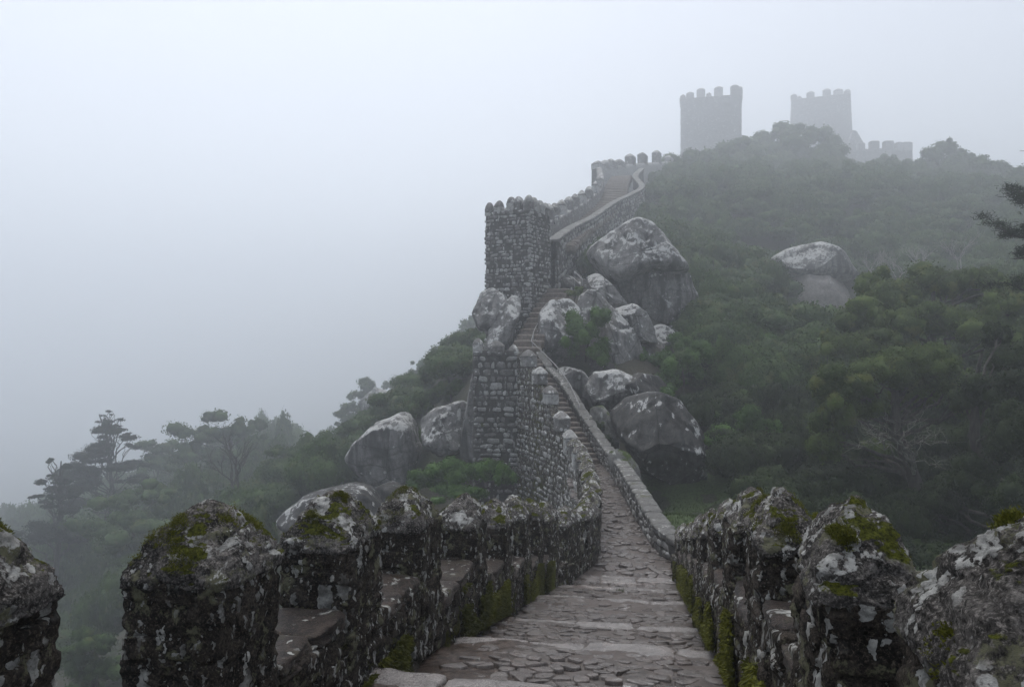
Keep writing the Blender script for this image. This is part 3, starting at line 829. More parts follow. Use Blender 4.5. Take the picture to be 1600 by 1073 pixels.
# ---------------------------------------------------------------- near parapets
def near_wall(name, label, inner, sign, ht, mer, Dmin, Dmax, seed, lowD, lowH):
    """inner: X of the inner face at depth D; sign: +1 when the inner face looks right"""
    pts = [(inner(D) - sign * ht, D, FL(D)) for D in np.linspace(Dmin, Dmax, 24)]
    path = Path(pts, 4)
    root = empty(name, (pts[8][0], pts[8][1], FL(pts[8][1]) - 0.2), label, "wall")
    ms = [path.sd(m[0]) for m in mer]
    def sill(t):
        k = int(np.searchsorted(ms, t))
        a = ms[k - 1] if k > 0 else ms[0] - 1.6; b = ms[k] if k < len(ms) else ms[-1] + 1.6
        mid = path.at(np.clip((a + b) / 2, 0, path.L))
        return mid[2] + np.interp(mid[1], lowD, lowH)
    ss = [0.0]
    while ss[-1] < path.L:
        ss.append(ss[-1] + 0.016 + 0.0045 * abs(path.at(ss[-1])[1]))
    ss[-1] = path.L
    bi = lambda t: path.at(t)[2] - 0.35
    bo = lambda t: path.at(t)[2] - 4.5
    fl = lambda v: np.array([FL(y) for y in v[:, 1]])
    def moss(v):
        h = v[:, 2] - fl(v)
        side = ((v[:, 0] - np.interp(v[:, 1], path.p[:, 1], path.p[:, 0])) * sign > 0)
        return side * (0.92 * sstep(0.62, 0.05, h) * sstep(2.5, 5.5, v[:, 1]) * (0.75 + 0.45 * vnoise(v * 0.9, 21)))
    if sign > 0: wall_core(root, path, ss, ht, sill, bo, bi, 22, 16, 44, seed, 0.9, M['near'], moss, cell=6.0, fine=True)
    else: wall_core(root, path, ss, ht, sill, bi, bo, 44, 16, 22, seed, 0.9, M['near'], moss, cell=6.0, fine=True)
    rs = random.Random(seed)
    wall_items = []
    up = np.array([0, 0, 1.0])
    for (D, zt, hl), t in zip(mer, ms):
        c = path.at(t); d = path.tan(t); r = path.right(t) * sign
        zs = zt - (0.34 if ht > 0.2 else 0.30)
        zb = min(sill(t - 0.01), sill(t + 0.01)) - 0.12
        lo = D < 7
        b = merlon(root, c[0], c[1], d, hl, ht + 0.012, zb, zs, zt, 150 if D < 5.5 else 96 if D < 9 else 56, 60 if D < 5.5 else 34, 60 if D < 5.5 else 34, seed * 3 + int(D * 10), 0.9, M['near'], M['cap'], cell=6.0, over=1.045, peak=0.74)
        if D < 9: cap_moss(b, seed * 5 + int(D * 7), 5200 if D < 5.5 else 3200)
        # stones proud of the body: on the end that faces the stair's upper landing and on the inner face
        d3 = np.array([d[0], d[1], 0]); r3 = np.array([r[0], r[1], 0])
        o1 = np.array([c[0], c[1], zb + 0.10]) - d3 * hl - r3 * ht
        it = face_stones(o1, r3, -d3, 2 * ht, zs - zb - 0.08, 0.21, 0.13, rs, 0.16, 0.020, 0.72)
        o2 = np.array([c[0], c[1], zb + 0.10]) - d3 * hl + r3 * ht
        it += face_stones(o2, d3, r3, 2 * hl, zs - zb - 0.08, 0.22, 0.13, rs, 0.16, 0.020, 0.72)
        for q in it: put_stone(b, "stone", rs.choice(variants('near', 14 if D < 6 else 7, 14, 10.0, 0.055)), *q)
    # stones of the low wall's inner face
    t = path.sd(1.6)
    while t < path.L - 0.1:
        w = rs.uniform(0.18, 0.42)
        c = path.at(t + w / 2); d = path.tan(t); r = path.right(t) * sign
        d3 = np.array([d[0], d[1], (path.at(t + w)[2] - path.at(t)[2]) / w]); d3 /= np.linalg.norm(d3)
        r3 = np.array([r[0], r[1], 0]); u3 = np.cross(r3, d3) * (1 if np.cross(r3, d3)[2] > 0 else -1)
        h = 0.0
        hm = np.interp(c[1], lowD, lowH) - 0.08
        while h < hm:
            hh = rs.uniform(0.10, 0.18)
            if rs.random() < 0.7:
                z = c[2] + h + hh / 2
                p = np.array([c[0], c[1], z]) + r3 * (ht + 0.016 * rs.uniform(-0.5, 1.2) - 0.07)
                wall_items.append((p, tilt([d3, u3, r3], rs, 0.12), (w * 0.96, hh * 0.95, 0.14)))
            h += hh
        t += w
    variants('near', 8, 14, 8.0, 0.06)
    put_many(root, wall_items, 'near', 8, "stone", 300, n_rest=4)
    # sill slabs in the gaps
    for k in range(len(ms) - 1):
        g0, g1 = ms[k] + mer[k][2] + 0.02, ms[k + 1] - mer[k + 1][2] - 0.02
        n = 2 if g1 - g0 > 0.5 else 1
        for j in range(n):
            t = g0 + (g1 - g0) * (j + 0.5) / n
            c = path.at(t); d = path.tan(t); r = path.right(t) * sign
            R = tilt([np.array([d[0], d[1], 0]), np.array([-d[1], d[0], 0]), np.array([0, 0, 1.0])], rs, 0.06)
            put_stone(root, "sill_slab", rs.choice(variants('sill', 10, 8, 7.0, 0.05)), np.array([c[0], c[1], sill(t) + 0.0]), R, ((g1 - g0) / n * 0.99, 2 * ht * 1.03, 0.11))
    return root, path

def inL(D): return XL(D) if D < 13.6 else XL(D) + 0.16 * (D - 13.6) ** 2
def inR(D): return XR(D) if D < 13 else XR(D) - 0.012 * (D - 13) ** 2
LM = [(2.12, -0.42, 0.27), (3.50, -0.69, 0.27), (4.93, -0.91, 0.30), (6.40, -1.16, 0.29), (8.30, -1.60, 0.28), (9.95, -1.98, 0.30), (11.55, -2.25, 0.30), (12.95, -2.58, 0.30), (14.25, -2.90, 0.30)]
RM = [(1.45, -0.30, 0.26), (2.63, -0.50, 0.30), (4.10, -0.74, 0.30), (5.60, -1.02, 0.30), (7.2, -1.44, 0.30), (8.85, -1.88, 0.30), (10.5, -2.31, 0.30), (12.2, -2.76, 0.30), (13.8, -3.16, 0.30), (15.3, -3.55, 0.30)]
near_wall("parapet_wall", "mossy crenellated stone parapet along the downhill side of the near stair, broad domed merlons", inL, 1, 0.22, LM, -1.0, 14.95, 101, [2.9, 4.2, 5.6], [-0.02, 0.38, 0.50])
near_wall("parapet_wall", "dark crenellated stone parapet on the forest side of the near stair, ending at the low walkway wall", inR, -1, 0.15, RM, -1.0, 16.4, 202, [0, 5], [0.45, 0.50])
# ---------------------------------------------------------------- crenellated wall of the walkway and the low wall opposite
cw = empty("curtain_wall", (2.2, 24, -8), "crenellated curtain wall with rounded merlons curving from the near stair to the turret", "wall")
mD = [15.55, 16.75, 18.15, 19.7, 21.3, 23.0, 24.8, 26.6, 28.4, 30.1, 31.7, 33.2, 34.6, 35.9]
ms = [W2.sd(d) for d in mD]
def sill2(t): return W2.at(t)[2] + np.interp(W2.at(t)[1], [14, 30, 33], [0.68, 0.68, 1.1])
ss = np.arange(0, W2.L, 0.12)
def mossw(v): return 0.55 * sstep(-0.2, 0.8, vnoise(v * np.array([0.7, 0.7, 0.12]), 33)) + 0.35 * sstep(-5.2, -7.0, v[:, 2])
wall_core(cw, W2, ss, 0.2, sill2, lambda t: -9.2, lambda t: W2.at(t)[2] - 0.3, 46, 5, 14, 31, 1.0, M['near'], mossw, cell=3.6, fine=True)
rs = random.Random(77)
for k, t in enumerate(ms):
    c = W2.at(t); d = W2.tan(t)
    hgt = 1.38 if k < 9 else np.interp(k, [9, 11, 13], [1.45, 1.75, 1.75])
    if k < 2: hgt = 1.48 - 0.08 * k
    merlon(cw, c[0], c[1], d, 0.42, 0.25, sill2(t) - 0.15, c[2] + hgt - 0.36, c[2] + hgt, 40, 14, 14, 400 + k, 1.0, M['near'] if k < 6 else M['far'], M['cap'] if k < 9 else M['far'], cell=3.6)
items = []
up = np.array([0, 0, 1.0])
t = W2.sd(25.5)
z = -8.6
while z < -0.8:
    hh = rs.uniform(0.17, 0.30)
    t = W2.sd(24.5) + rs.uniform(0, 0.2)
    while t < W2.L - 0.05:
        w = rs.uniform(0.20, 0.46)
        c = W2.at(t + w / 2); d = W2.tan(t + w / 2); r = W2.right(t + w / 2)
        if z + hh < sill2(t) and rs.random() < 0.78:
            d3 = np.array([d[0], d[1], 0]); r3 = -np.array([r[0], r[1], 0])
            p = np.array([c[0], c[1], z + hh / 2]) + r3 * (0.2 + rs.uniform(-0.01, 0.06) - 0.08)
            items.append((p, tilt([d3, up, r3], rs, 0.12), (w * rs.uniform(0.6, 0.95), hh * rs.uniform(0.6, 0.95), 0.18)))
        t += w
    z += hh
put_many(cw, items, 'far', 4, "stone", 300)
items = []
t = 0.05
while t < W2.sd(23):
    w = rs.uniform(0.2, 0.4); c = W2.at(t + w / 2); d = W2.tan(t + w / 2); r = W2.right(t + w / 2)
    h = 0.0
    while h < 0.58:
        hh = rs.uniform(0.12, 0.2)
        if rs.random() < 0.7:
            items.append((np.array([c[0], c[1], c[2] + h + hh / 2]) + np.array([r[0], r[1], 0]) * (0.2 - 0.055 + rs.uniform(0, 0.02)), tilt([np.array([d[0], d[1], 0]), up, np.array([r[0], r[1], 0])], rs, 0.1), (w * 0.93, hh * 0.92, 0.14)))
        h += hh
    t += w
for it in items: put_stone(cw, "stone", rs.choice(variants('near', 7, 14, 10.0, 0.055)), *it)

lw = empty("low_wall", (3.6, 24, -8), "low wall with pale flat coping curving along the walkway beside the boulders", "wall")
def lwh(t): return np.interp(LW.at(t)[1], [16.7, 18, 22, 31, 33.5, 38.6], [0.40, 0.52, 0.66, 0.70, 0.45, 0.15])
ss = np.arange(0, LW.L, 0.12)
wall_core(lw, LW, ss, 0.18, lambda t: LW.at(t)[2] + lwh(t) - 0.05, lambda t: LW.at(t)[2] - 0.3, lambda t: LW.at(t)[2] - 2.6, 12, 4, 14, 61, 0.8, M['mortar'], lambda v: 0.3 * (vnoise(v * 0.8, 5) > 0), cell=3.6)
t = 0.0
while t < LW.L - 0.15:
    w = min(rs.uniform(0.32, 0.62), LW.L - t)
    a, b = LW.at(t), LW.at(t + w)
    a = np.array([a[0], a[1], a[2] + lwh(t)]); b = np.array([b[0], b[1], b[2] + lwh(t + w)])
    d = (b - a) / np.linalg.norm(b - a); r = np.cross(d, up); r /= np.linalg.norm(r); n = np.cross(r, d)
    put_stone(lw, "coping_stone", rs.choice(variants('coping', 6, 10, 6.0, 0.05)), (a + b) / 2 + n * rs.uniform(-0.015, 0.015), tilt([d, r, n], rs, 0.04), (np.linalg.norm(b - a) * 0.99, 0.46, 0.16))
    t += w
# face stones toward the walkway
items = []
t = 0.3
while t < LW.sd(33):
    w = rs.uniform(0.22, 0.45); c = LW.at(t + w / 2); d = LW.tan(t); r = LW.right(t)
    h = 0.0
    while h < lwh(t) - 0.18:
        hh = rs.uniform(0.14, 0.24)
        items.append((np.array([c[0], c[1], c[2] + h + hh / 2]) - np.array([r[0], r[1], 0]) * (0.18 - 0.05 + rs.uniform(0, 0.03)), tilt([np.array([d[0], d[1], 0]), up, np.array([-r[0], -r[1], 0])], rs, 0.08), (w * 0.93, hh * 0.9, 0.12)))
        h += hh
    t += w
put_many(lw, items, 'far', 4, "stone", 200)

# steps: boxes with a worn nose, one object each
def flight(root, pts, n, width, mat, thick=0.35, tread=1.25):
    p = Path(pts)
    vs = variants(mat, 6, 8, k=10.0, amp=0.022)
    for k in range(n):
        t = p.L * (k + 0.5) / n
        c = p.at(t); d = p.tan(t); run = p.L / n
        z = p.p[0, 2] + (p.p[-1, 2] - p.p[0, 2]) * 0
        z = p.at(p.L * (k + 1) / n)[2]
        R = tilt([np.array([d[1], -d[0], 0]), np.array([d[0], d[1], 0]), up], rs, 0.02)
        wd = width(t) if callable(width) else width
        put_stone(root, "step", rs.choice(vs), (c[0] + d[0] * run * 0.12, c[1] + d[1] * run * 0.12, z - thick / 2), R, (wd, run * tread, thick))
st = tag(empty("stairway_path", (2.2, 34, -3), kind="structure"))
flight(st, [(3.0, 30.9, -4.84), (2.42, 33.35, -3.62), (1.72, 35.75, -2.3), (1.2, 37.1, -1.45), (0.75, 38.5, -0.55)], 22, 1.25, 'step')
st2 = tag(empty("stairway_path", (1.6, 42, 1), kind="structure"))
flight(st2, [(0.66, 38.7, -0.50), (1.1, 40.3, 0.45), (1.85, 42.6, 1.75), (2.75, 45.2, 3.2)], 12, 1.5, 'step', 0.42, 1.15)

# ---------------------------------------------------------------- turret and watchtower
def tower(name, label, cx, cy_, tdir, hl, ht, zb, zt, mers, ch, cwid, seed, key='far', nst=300, taper=0.0, faces=(0, 1), N=140, res=4, stones=True, mh=(0.42, 0.32), cellz=3.2, amp=1.0, peak=0.7):
    """square tower: core, face stones, merlons given as (u, w, half u, half w, shoulder z, top z) in tower axes"""
    root = empty(name, (cx, cy_, zb), label, "tower")
    t = np.array(tdir, float); t /= np.linalg.norm(t); r = np.array([t[1], -t[0]])
    zz = np.linspace(zb, zt, max(12, int((zt - zb) / 0.2)))
    k = 1 + taper * (zt - zz) / (zt - zb)
    v, f = ringcol(cx, cy_, t, zz, hl * k, ht * k, N, 14)
    v = rough(v, f, seed, amp, cellz, False)
    top = len(v); v = np.concatenate([v, [[cx, cy_, zt]]])
    fan = np.stack([top - N + (np.arange(N) + 1) % N, top - N + np.arange(N), np.full(N, top)], 1)
    me = mk_mesh("wall", v, [f, fan], M['mortar'] if stones else M['far'])
    attr(me, "moss", np.append(0.3 * sstep(0.1, 0.8, vnoise(v[:-1] * 0.5, seed)), 0))
    obj("wall", me, root)
    rs = random.Random(seed)
    t3 = np.array([t[0], t[1], 0]); r3 = np.array([r[0], r[1], 0]); c3 = np.array([cx, cy_, 0])
    items = []
    if stones:
        H = zt - zb
        spec = {0: (c3 - t3 * hl - r3 * ht, r3, -t3, 2 * ht), 1: (c3 - t3 * hl + r3 * ht, t3, r3, 2 * hl), 2: (c3 + t3 * hl - r3 * ht, -t3, -r3, 2 * hl)}
        for q in faces:
            o, u, n, L = spec[q]
            its = face_stones(o + up * zb, u, n, L, H, cwid, ch, rs, 0.2, 0.05, 0.80)
            if taper:
                its = [(c + n * taper * (hl if q == 0 else ht) * (zt - c[2]) / H, R, s) for c, R, s in its]
            items += its
        put_many(root, items, key, res, "stone", nst)
    for j, (u, w, a, b, zs, ztop) in enumerate(mers):
        p = c3 + t3 * u + r3 * w
        merlon(root, p[0], p[1], t, a, b, zt - 0.1, zs, ztop, 28, 7, 9, seed + 30 + j, 0.9 * amp, M[key], M[key], 3.4, 1.03, peak=peak)
    return root

# turret at the bend of the wall
tur = tower("turret", "square rubble stone turret with three stubby merlons below the upper stair", -0.78, 37.75, (0, 1), 1.25, 1.08, -9.0, -0.35,
      [(-1.0, -0.85, 0.26, 0.24, -0.05, 0.30), (-1.0, 0.02, 0.28, 0.40, -0.18, 0.18), (-1.0, 0.84, 0.26, 0.26, -0.4, -0.02), (0.2, -0.85, 0.4, 0.24, -0.15, 0.2)], 0.27, 0.36, 510, nst=300, faces=(0, 1), amp=1.2)
# watchtower: nearest corner at x=828 px
tu = np.array([0.47, 0.88]); tu /= np.linalg.norm(tu)        # right face runs along tu
tl = np.array([-tu[1], tu[0]])
cor = np.array([1.02, 43.0])
hlA, htA = 1.36, 1.48
cc = cor + tu * hlA + tl * htA
zt = 7.55
mw = []
for w, h in ((1.27, 8.2), (0.62, 8.25), (-0.15, 8.4), (-0.62, 8.38)):
    mw.append((-hlA + 0.24, -w, 0.24, 0.235 if w not in (1.27,) else 0.21, h - 0.42, h))
mw += [(-hlA + 0.24, 1.24, 0.24, 0.24, 7.95, 8.42), (-0.38, 1.24, 0.25, 0.24, 7.92, 8.40), (0.36, 1.24, 0.25, 0.24, 7.9, 8.36), (1.10, 1.24, 0.24, 0.24, 7.9, 8.32), (1.1, 0, 0.24, 0.3, 7.9, 8.35), (1.1, -1.2, 0.24, 0.26, 7.9, 8.35), (0.0, -1.24, 0.27, 0.24, 7.9, 8.35)]
tower("watchtower", "tall square rubble watchtower with rounded merlons beside the upper stair", cc[0], cc[1], tu, hlA, htA, -0.6, zt, mw, 0.195, 0.28, 520, nst=300, faces=(0, 1), amp=1.1, peak=0.5)

# ---------------------------------------------------------------- upper wall climbing the hill
RW = Path([(2.59, 49.2, 6.55), (4.47, 57.9, 8.71), (7.05, 68, 11.13), (10.53, 79, 14.48), (13.65, 86.8, 16.92), (15.63, 92.4, 18.84), (16.07, 100, 21.71), (18.53, 109.7, 24.91)])  # this wall and the summit beyond also scaled outward about the camera
rw = empty("retaining_wall", (6, 56, 4), "retaining wall with pale curving coping beside the stair above the watchtower", "wall")
ss = np.arange(0, RW.L, 0.2)
wall_core(rw, RW, np.arange(0, RW.L, 0.25), 0.28, lambda t: RW.at(t)[2] - 0.06, lambda t: RW.at(t)[2] - 1.5, lambda t: RW.at(t)[2] - np.interp(t, [0, 12, 30], [5.0, 7.0, 9.0]), 6, 4, 34, 91, 1.5, M['mortar'], cell=2.4)
t = 0.0
while t < RW.L - 0.2:
    w = min(rs.uniform(0.6, 1.2), RW.L - t)
    a, b = RW.at(t), RW.at(t + w); d = (b - a) / np.linalg.norm(b - a); r = np.cross(d, up); r /= np.linalg.norm(r); n = np.cross(r, d)
    put_stone(rw, "coping_stone", rs.choice(variants('coping', 6)), (a + b) / 2, tilt([d, r, n], rs, 0.04), (np.linalg.norm(b - a) * 1.02, 0.75, 0.26))
    t += w
items = []
h = 0.15
while h < 6.5:
    hh = rs.uniform(0.28, 0.5); t = rs.uniform(0, 0.3)
    while t < RW.sd(92):
        w = rs.uniform(0.35, 0.85); c = RW.at(t + w / 2); d = RW.tan(t); r = RW.right(t)
        if rs.random() < 0.82:
            items.append((np.array([c[0], c[1], c[2] - h - hh / 2]) + np.array([r[0], r[1], 0]) * (0.28 - 0.07 + rs.uniform(0, 0.06)), tilt([np.array([d[0], d[1], 0]), up, np.array([r[0], r[1], 0])], rs, 0.1), (w * 0.88, hh * 0.88, 0.2)))
        t += w
    h += hh
put_many(rw, items, 'far', 3, "stone", 240)

MW = Path([(2.32, 53.6, 7.06), (3.42, 61.2, 8.48), (4.95, 68, 10.26), (6.43, 74.6, 11.96), (8.25, 81.2, 13.97), (9.86, 87.7, 16.16), (11.15, 96, 19.2), (11.88, 105, 22.59)])
mwall = empty("curtain_wall", (5, 58, 5), "crenellated wall stepping up the hill behind the watchtower", "wall")
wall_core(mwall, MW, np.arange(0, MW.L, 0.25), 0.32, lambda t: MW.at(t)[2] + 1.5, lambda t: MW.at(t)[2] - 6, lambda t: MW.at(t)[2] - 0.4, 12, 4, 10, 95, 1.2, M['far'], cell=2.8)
for k, D in enumerate((56.8, 61, 64.9, 68.9, 72.8, 76.8, 80.7, 84.9, 89.4)):
    t = MW.sd(D); c = MW.at(t); d = MW.tan(t)
    merlon(mwall, c[0], c[1], d, 0.80, 0.38, c[2] + 1.3, c[2] + 2.1, c[2] + 2.75, 26, 8, 9, 700 + k, 1.5, M['far'], M['far'], 2.8)
st3 = tag(empty("stairway_path", (6, 58, 8), kind="structure"))
flight(st3, [(2.84, 52.7, 6.56), (5.64, 66.9, 9.94), (9.04, 78.1, 13.24), (11.46, 86.8, 16.24), (13.13, 96, 19.62), (15.09, 105.3, 22.77)], 46, lambda t: 2.9, 'step', 0.6, 1.2)

BW = Path([(11.72, 108.5, 23.43), (14.51, 111.6, 24.38), (18.52, 118.5, 26.38), (23.46, 128.6, 28.93), (28.75, 139.6, 31.6), (36.45, 160, 35.55)])
bw = empty("curtain_wall", (12, 77, 12), "hazy crenellated wall at the head of the long stair", "wall")
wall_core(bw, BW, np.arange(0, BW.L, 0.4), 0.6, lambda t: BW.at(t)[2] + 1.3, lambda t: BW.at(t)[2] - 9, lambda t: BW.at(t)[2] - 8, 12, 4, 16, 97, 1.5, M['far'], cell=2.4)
for k, (px, top, hl) in enumerate(((935, 251, 0.50), (945, 249.5, 0.30), (955, 248, 0.55), (968, 248.5, 0.55), (985, 240, 0.50), (1004, 238, 0.52), (1026, 234.5, 0.50), (1045, 243, 0.7))):
    b = min((abs(800 + FPX * BW.at(t)[0] / BW.at(t)[1] - px), t) for t in np.arange(0, BW.L, 0.05))[1]
    c = BW.at(b); z = (536.5 - top) / FPX * c[1]
    merlon(bw, c[0], c[1], BW.tan(b), hl * 1.85, 0.66, c[2] + 1.0, z - 0.7, z, 26, 8, 9, 730 + k, 1.1, M['far'], M['far'], 2.4)

# ---------------------------------------------------------------- towers on the summit, lost in the haze
DA = 230.0
sA = DA / FPX
zA = (536.5 - 151) * sA
tA = np.array([0.25, 0.97]); 
mA = []
for px, hw, top in ((1067, 4, 143), (1078.5, 6, 139.5), (1095.5, 6.5, 135), (1108, 4, 143), (1123, 6.8, 134.5), (1148, 6.5, 134), (1156, 4, 137)):
    mA.append((-8.3, (px - 1111) * sA * 0.97, 1.0, hw * sA, (536.5 - top - 5) * sA, (536.5 - top) * sA))
for u in (-4.1, 0, 4.1, 8.2):
    mA.append((u, 8.3, 1.3, 1.0, zA + 1.3, zA + 2.3)); mA.append((u, -8.3, 1.3, 1.0, zA + 1.2, zA + 2.2))
tower("hilltop_tower", "hazy square keep with pointed merlons on the summit, the one nearer the long stair", 61.8, DA + 8.8, tA, 9.2, 8.95, 46.0, zA, mA, 0.75, 1.2, 540, faces=(0,), nst=300, res=2, stones=False, cellz=1.2, amp=2.2)
DB = 300.0
sB = DB / FPX
zB = (536.5 - 151) * sB
mB = []
for px, hw, top in ((1241, 5, 141), (1249, 4, 145), (1266, 6, 139.5), (1290, 6, 138.5), (1307, 7, 140.5), (1320, 5, 143)):
    mB.append((-9.6, (px - 1281) * sB * 0.98, 1.25, hw * sB, (536.5 - top - 5) * sB, (536.5 - top) * sB))
tower("hilltop_tower", "faintest square keep on the summit, farther off with a widening base", 124.4, DB + 9.7, (0.372, 0.928), 10.75, 10.9, 62.0, zB, mB, 0.6, 1.0, 560, faces=(0,), nst=10, res=2, stones=False, taper=0.13, cellz=1.3, amp=1.8)
hc = empty("curtain_wall", (127, 268, 55), "short hazy crenellated wall running out from the farther keep", "wall")
HP = Path([(114.15, 269.1, 64.94), (121.43, 268, 65.53), (129.82, 268, 65.95), (139.45, 268, 66.17)])
wall_core(hc, HP, np.arange(0, HP.L, 0.6), 1.0, lambda t: HP.at(t)[2] + 1.9, lambda t: 48.0, lambda t: 48.0, 16, 4, 26, 98, 1.6, M['far'], cell=2.0)
for k, (px, hw, top) in enumerate(((1345, 5, 223), (1365.5, 7, 220), (1387.5, 7.5, 220), (1404, 5, 222), (1416, 8, 222))):
    s = 268 / FPX
    merlon(hc, (px - 800) * s, 268.0, (1, 0), hw * s, 1.07, 67.0, (536.5 - top - 2) * s, (536.5 - top) * s, 26, 8, 7, 760 + k, 1.0, M['far'], M['far'], 2.0, 1.0, peak=0.35)
v, f = ringcol(123.4, 277.0, (1, 0), np.linspace(54, 76.5, 24), 4.3 * (1.25 - np.linspace(0, 1, 24) ** 2 * 1.05), np.full(24, 3.4) * (1.2 - np.linspace(0, 1, 24) ** 2), 40, 5)
tag(obj("ruined_wall", mk_mesh("ruined_wall", rough(v, f, 9, 9.0, 0.8), f, M['far'])), "crumbling stump of masonry leaning against the farther keep", "ruin")
# ---------------------------------------------------------------- boulders
def boulder(label, outline, D, depth, mat, seed, block=0.5, cuts=8, moss=None, noise=1.0, name="boulder", group=None):
    """star-shaped rock: its outline seen from the stair, its own depth behind and in front, flattened by joints"""
    pts = np.array([P(x, y, D)[[0, 2]] for x, y in outline])
    c = pts.mean(0)
    # area centroid
    x, y = pts[:, 0], pts[:, 1]; x2, y2 = np.roll(x, -1), np.roll(y, -1)
    w = x * y2 - x2 * y
    if abs(w.sum()) > 1e-6: c = np.array([((x + x2) * w).sum(), ((y + y2) * w).sum()]) / (3 * w.sum())
    d = (pts - c) * 1.09
    ang = np.arctan2(d[:, 1], d[:, 0]); order = np.argsort(ang); ang = ang[order]; d = d[order]
    N, Mr = 84, 42
    th = np.linspace(-pi, pi, N, endpoint=False)
    # radius by intersecting rays with the closed outline
    rad = np.zeros(N)
    for i, t in enumerate(th):
        e = np.array([cos(t), sin(t)]); best = 0
        for k in range(len(d)):
            a, b = d[k], d[(k + 1) % len(d)]
            M2 = np.array([[e[0], a[0] - b[0]], [e[1], a[1] - b[1]]])
            det = np.linalg.det(M2)
            if abs(det) < 1e-9: continue
            s, u = np.linalg.solve(M2, a)
            if s > 0 and -0.001 <= u <= 1.001: best = max(best, s)
        rad[i] = best
    for _ in range(2): rad = 0.25 * np.roll(rad, 1) + 0.5 * rad + 0.25 * np.roll(rad, -1)
    ph = np.linspace(-pi / 2, pi / 2, Mr)
    PH, TH = np.meshgrid(ph, th, indexing='ij'); RR = np.broadcast_to(rad, PH.shape)
    cp = np.maximum(np.cos(PH), 0) ** (block * 0.8)
    V = np.stack([c[0] + RR * cp * np.cos(TH), D + depth * np.sign(np.sin(PH)) * np.abs(np.sin(PH)) ** 0.8, c[1] + RR * cp * np.sin(TH)], -1).reshape(-1, 3)
    f = grid_faces(Mr, N, True)[:, ::-1]
    R = rad.mean()
    rs = random.Random(seed)
    q = V - np.array([c[0], D, c[1]])
    q0 = q.copy()
    for _ in range(cuts):
        n = np.array([rs.uniform(-0.75, 0.75), -rs.uniform(0.5, 1.0), rs.uniform(-0.6, 0.8)]); n /= np.linalg.norm(n)
        pr = q @ n; off = pr.max() * rs.uniform(0.60, 0.84)
        q = q - np.maximum(pr - off, 0)[:, None] * n * 0.94
    dn = noise * R * (0.06 * fbm(V * (1.0 / R), 4, seed) + 0.03 * fbm(V * (3.5 / R), 4, seed + 3) - 0.05 * np.exp(-(vnoise(V * (0.9 / R), seed + 8) / 0.035) ** 2))
    q = q + q0 / np.maximum(np.linalg.norm(q0, axis=1, keepdims=True), 1e-6) * dn[:, None]
    V = q + np.array([c[0], D, c[1]])
    me = mk_mesh(name, V, f, M[mat])
    o = obj(name, me)
    return tag(o, label, "boulder", group)

boulder("huge domed granite boulder crowning the rock pile, white with lichen", [(921,391),(944,374),(970,356),(992,347),(1014,355),(1036,383),(1058,407),(1076,429),(1044,426),(1015,424),(988,431),(957,443),(942,424),(926,404)], 48, 2.71, 'rock', 1, cuts=2)
boulder("lichen blotched block wedged under the crowning dome", [(955,440),(988,426),(1036,420),(1075,431),(1085,461),(1080,506),(1049,513),(1023,502),(988,476)], 48.4, 2.3, 'rock', 2, 0.5)
boulder("small dark boulder left of the blotched block, beside the leaning wires", [(919,433),(935,427),(955,447),(982,480),(957,483),(926,458)], 46, 1.23, 'rock', 3)
boulder("smooth grey rounded boulder in mid pile above the egg shaped one", [(957,484),(988,476),(1009,491),(1026,538),(1001,533),(974,516)], 42.5, 1.5, 'rock', 4, 0.7, 3)
boulder("pale boulder touching the upper flight's outer edge, wires in front", [(838,552),(846,492),(862,473),(890,466),(906,478),(908,515),(880,560),(860,575)], 40.9, 1.5, 'rock', 5, 0.55)
boulder("long sloping boulder half hidden by the shrub in mid pile", [(903,462),(920,452),(940,461),(965,489),(986,520),(1001,560),(997,602),(960,603),(920,575),(905,520)], 42, 1.9, 'rock', 6, 0.6)
boulder("tall grey boulder leaning behind the long sloping one", [(985,530),(1008,528),(1026,540),(1030,575),(1015,612),(995,605)], 42.6, 1.5, 'rockd', 26, 0.6)
boulder("egg shaped boulder lying on the dark lower slab", [(916,606),(930,584),(960,578),(996,594),(1002,625),(962,640),(924,632)], 37, 1.3, 'rock', 7, 0.72, 2)
boulder("lichen spotted boulder just behind the steel handrail", [(858,585),(880,575),(909,581),(926,601),(912,622),(888,640),(868,625)], 38.8, 1, 'rock', 8)
boulder("large dark slab boulder standing on the grass with white lichen splashes", [(962,650),(986,624),(1027,617),(1062,630),(1084,672),(1098,750),(1080,768),(1049,752),(1005,726),(974,682)], 32, 1.9, 'rockd', 9, 0.55, 4)
boulder("narrow dark slab tucked behind the large dark slab", [(1066,636),(1093,665),(1112,724),(1112,768),(1085,768),(1070,700)], 33.4, 1.3, 'rockd', 10, 0.55)
boulder("shadowed rock in the hollow under the oak", [(1110,735),(1150,715),(1180,725),(1190,775),(1150,790),(1112,785)], 34.5, 1.2, 'rockd', 27, 0.6)
boulder("upright greenish stone between low wall and egg shaped boulder", [(924,640),(944,636),(962,672),(966,715),(950,730),(930,702)], 34, 0.9, 'rockm', 11)
boulder("mossy rock hugging the outside of the low wall", [(950,712),(962,699),(984,712),(996,732),(1000,765),(1014,812),(1000,830),(975,790)], 26.6, 0.55, 'rockm', 12, 0.6)
boulder("lichened slab showing through the scrub right of the rock pile", [(1082,474),(1110,478),(1141,503),(1146,526),(1119,522),(1098,512)], 50, 1.28, 'rock', 13)
boulder("broad rounded boulder capping the pinkish rock in the gully", [(1213,404),(1240,388),(1275,381),(1310,399),(1330,438),(1290,441),(1255,438),(1225,424)], 81.2, 3.73, 'rock', 14, 0.6, 2)
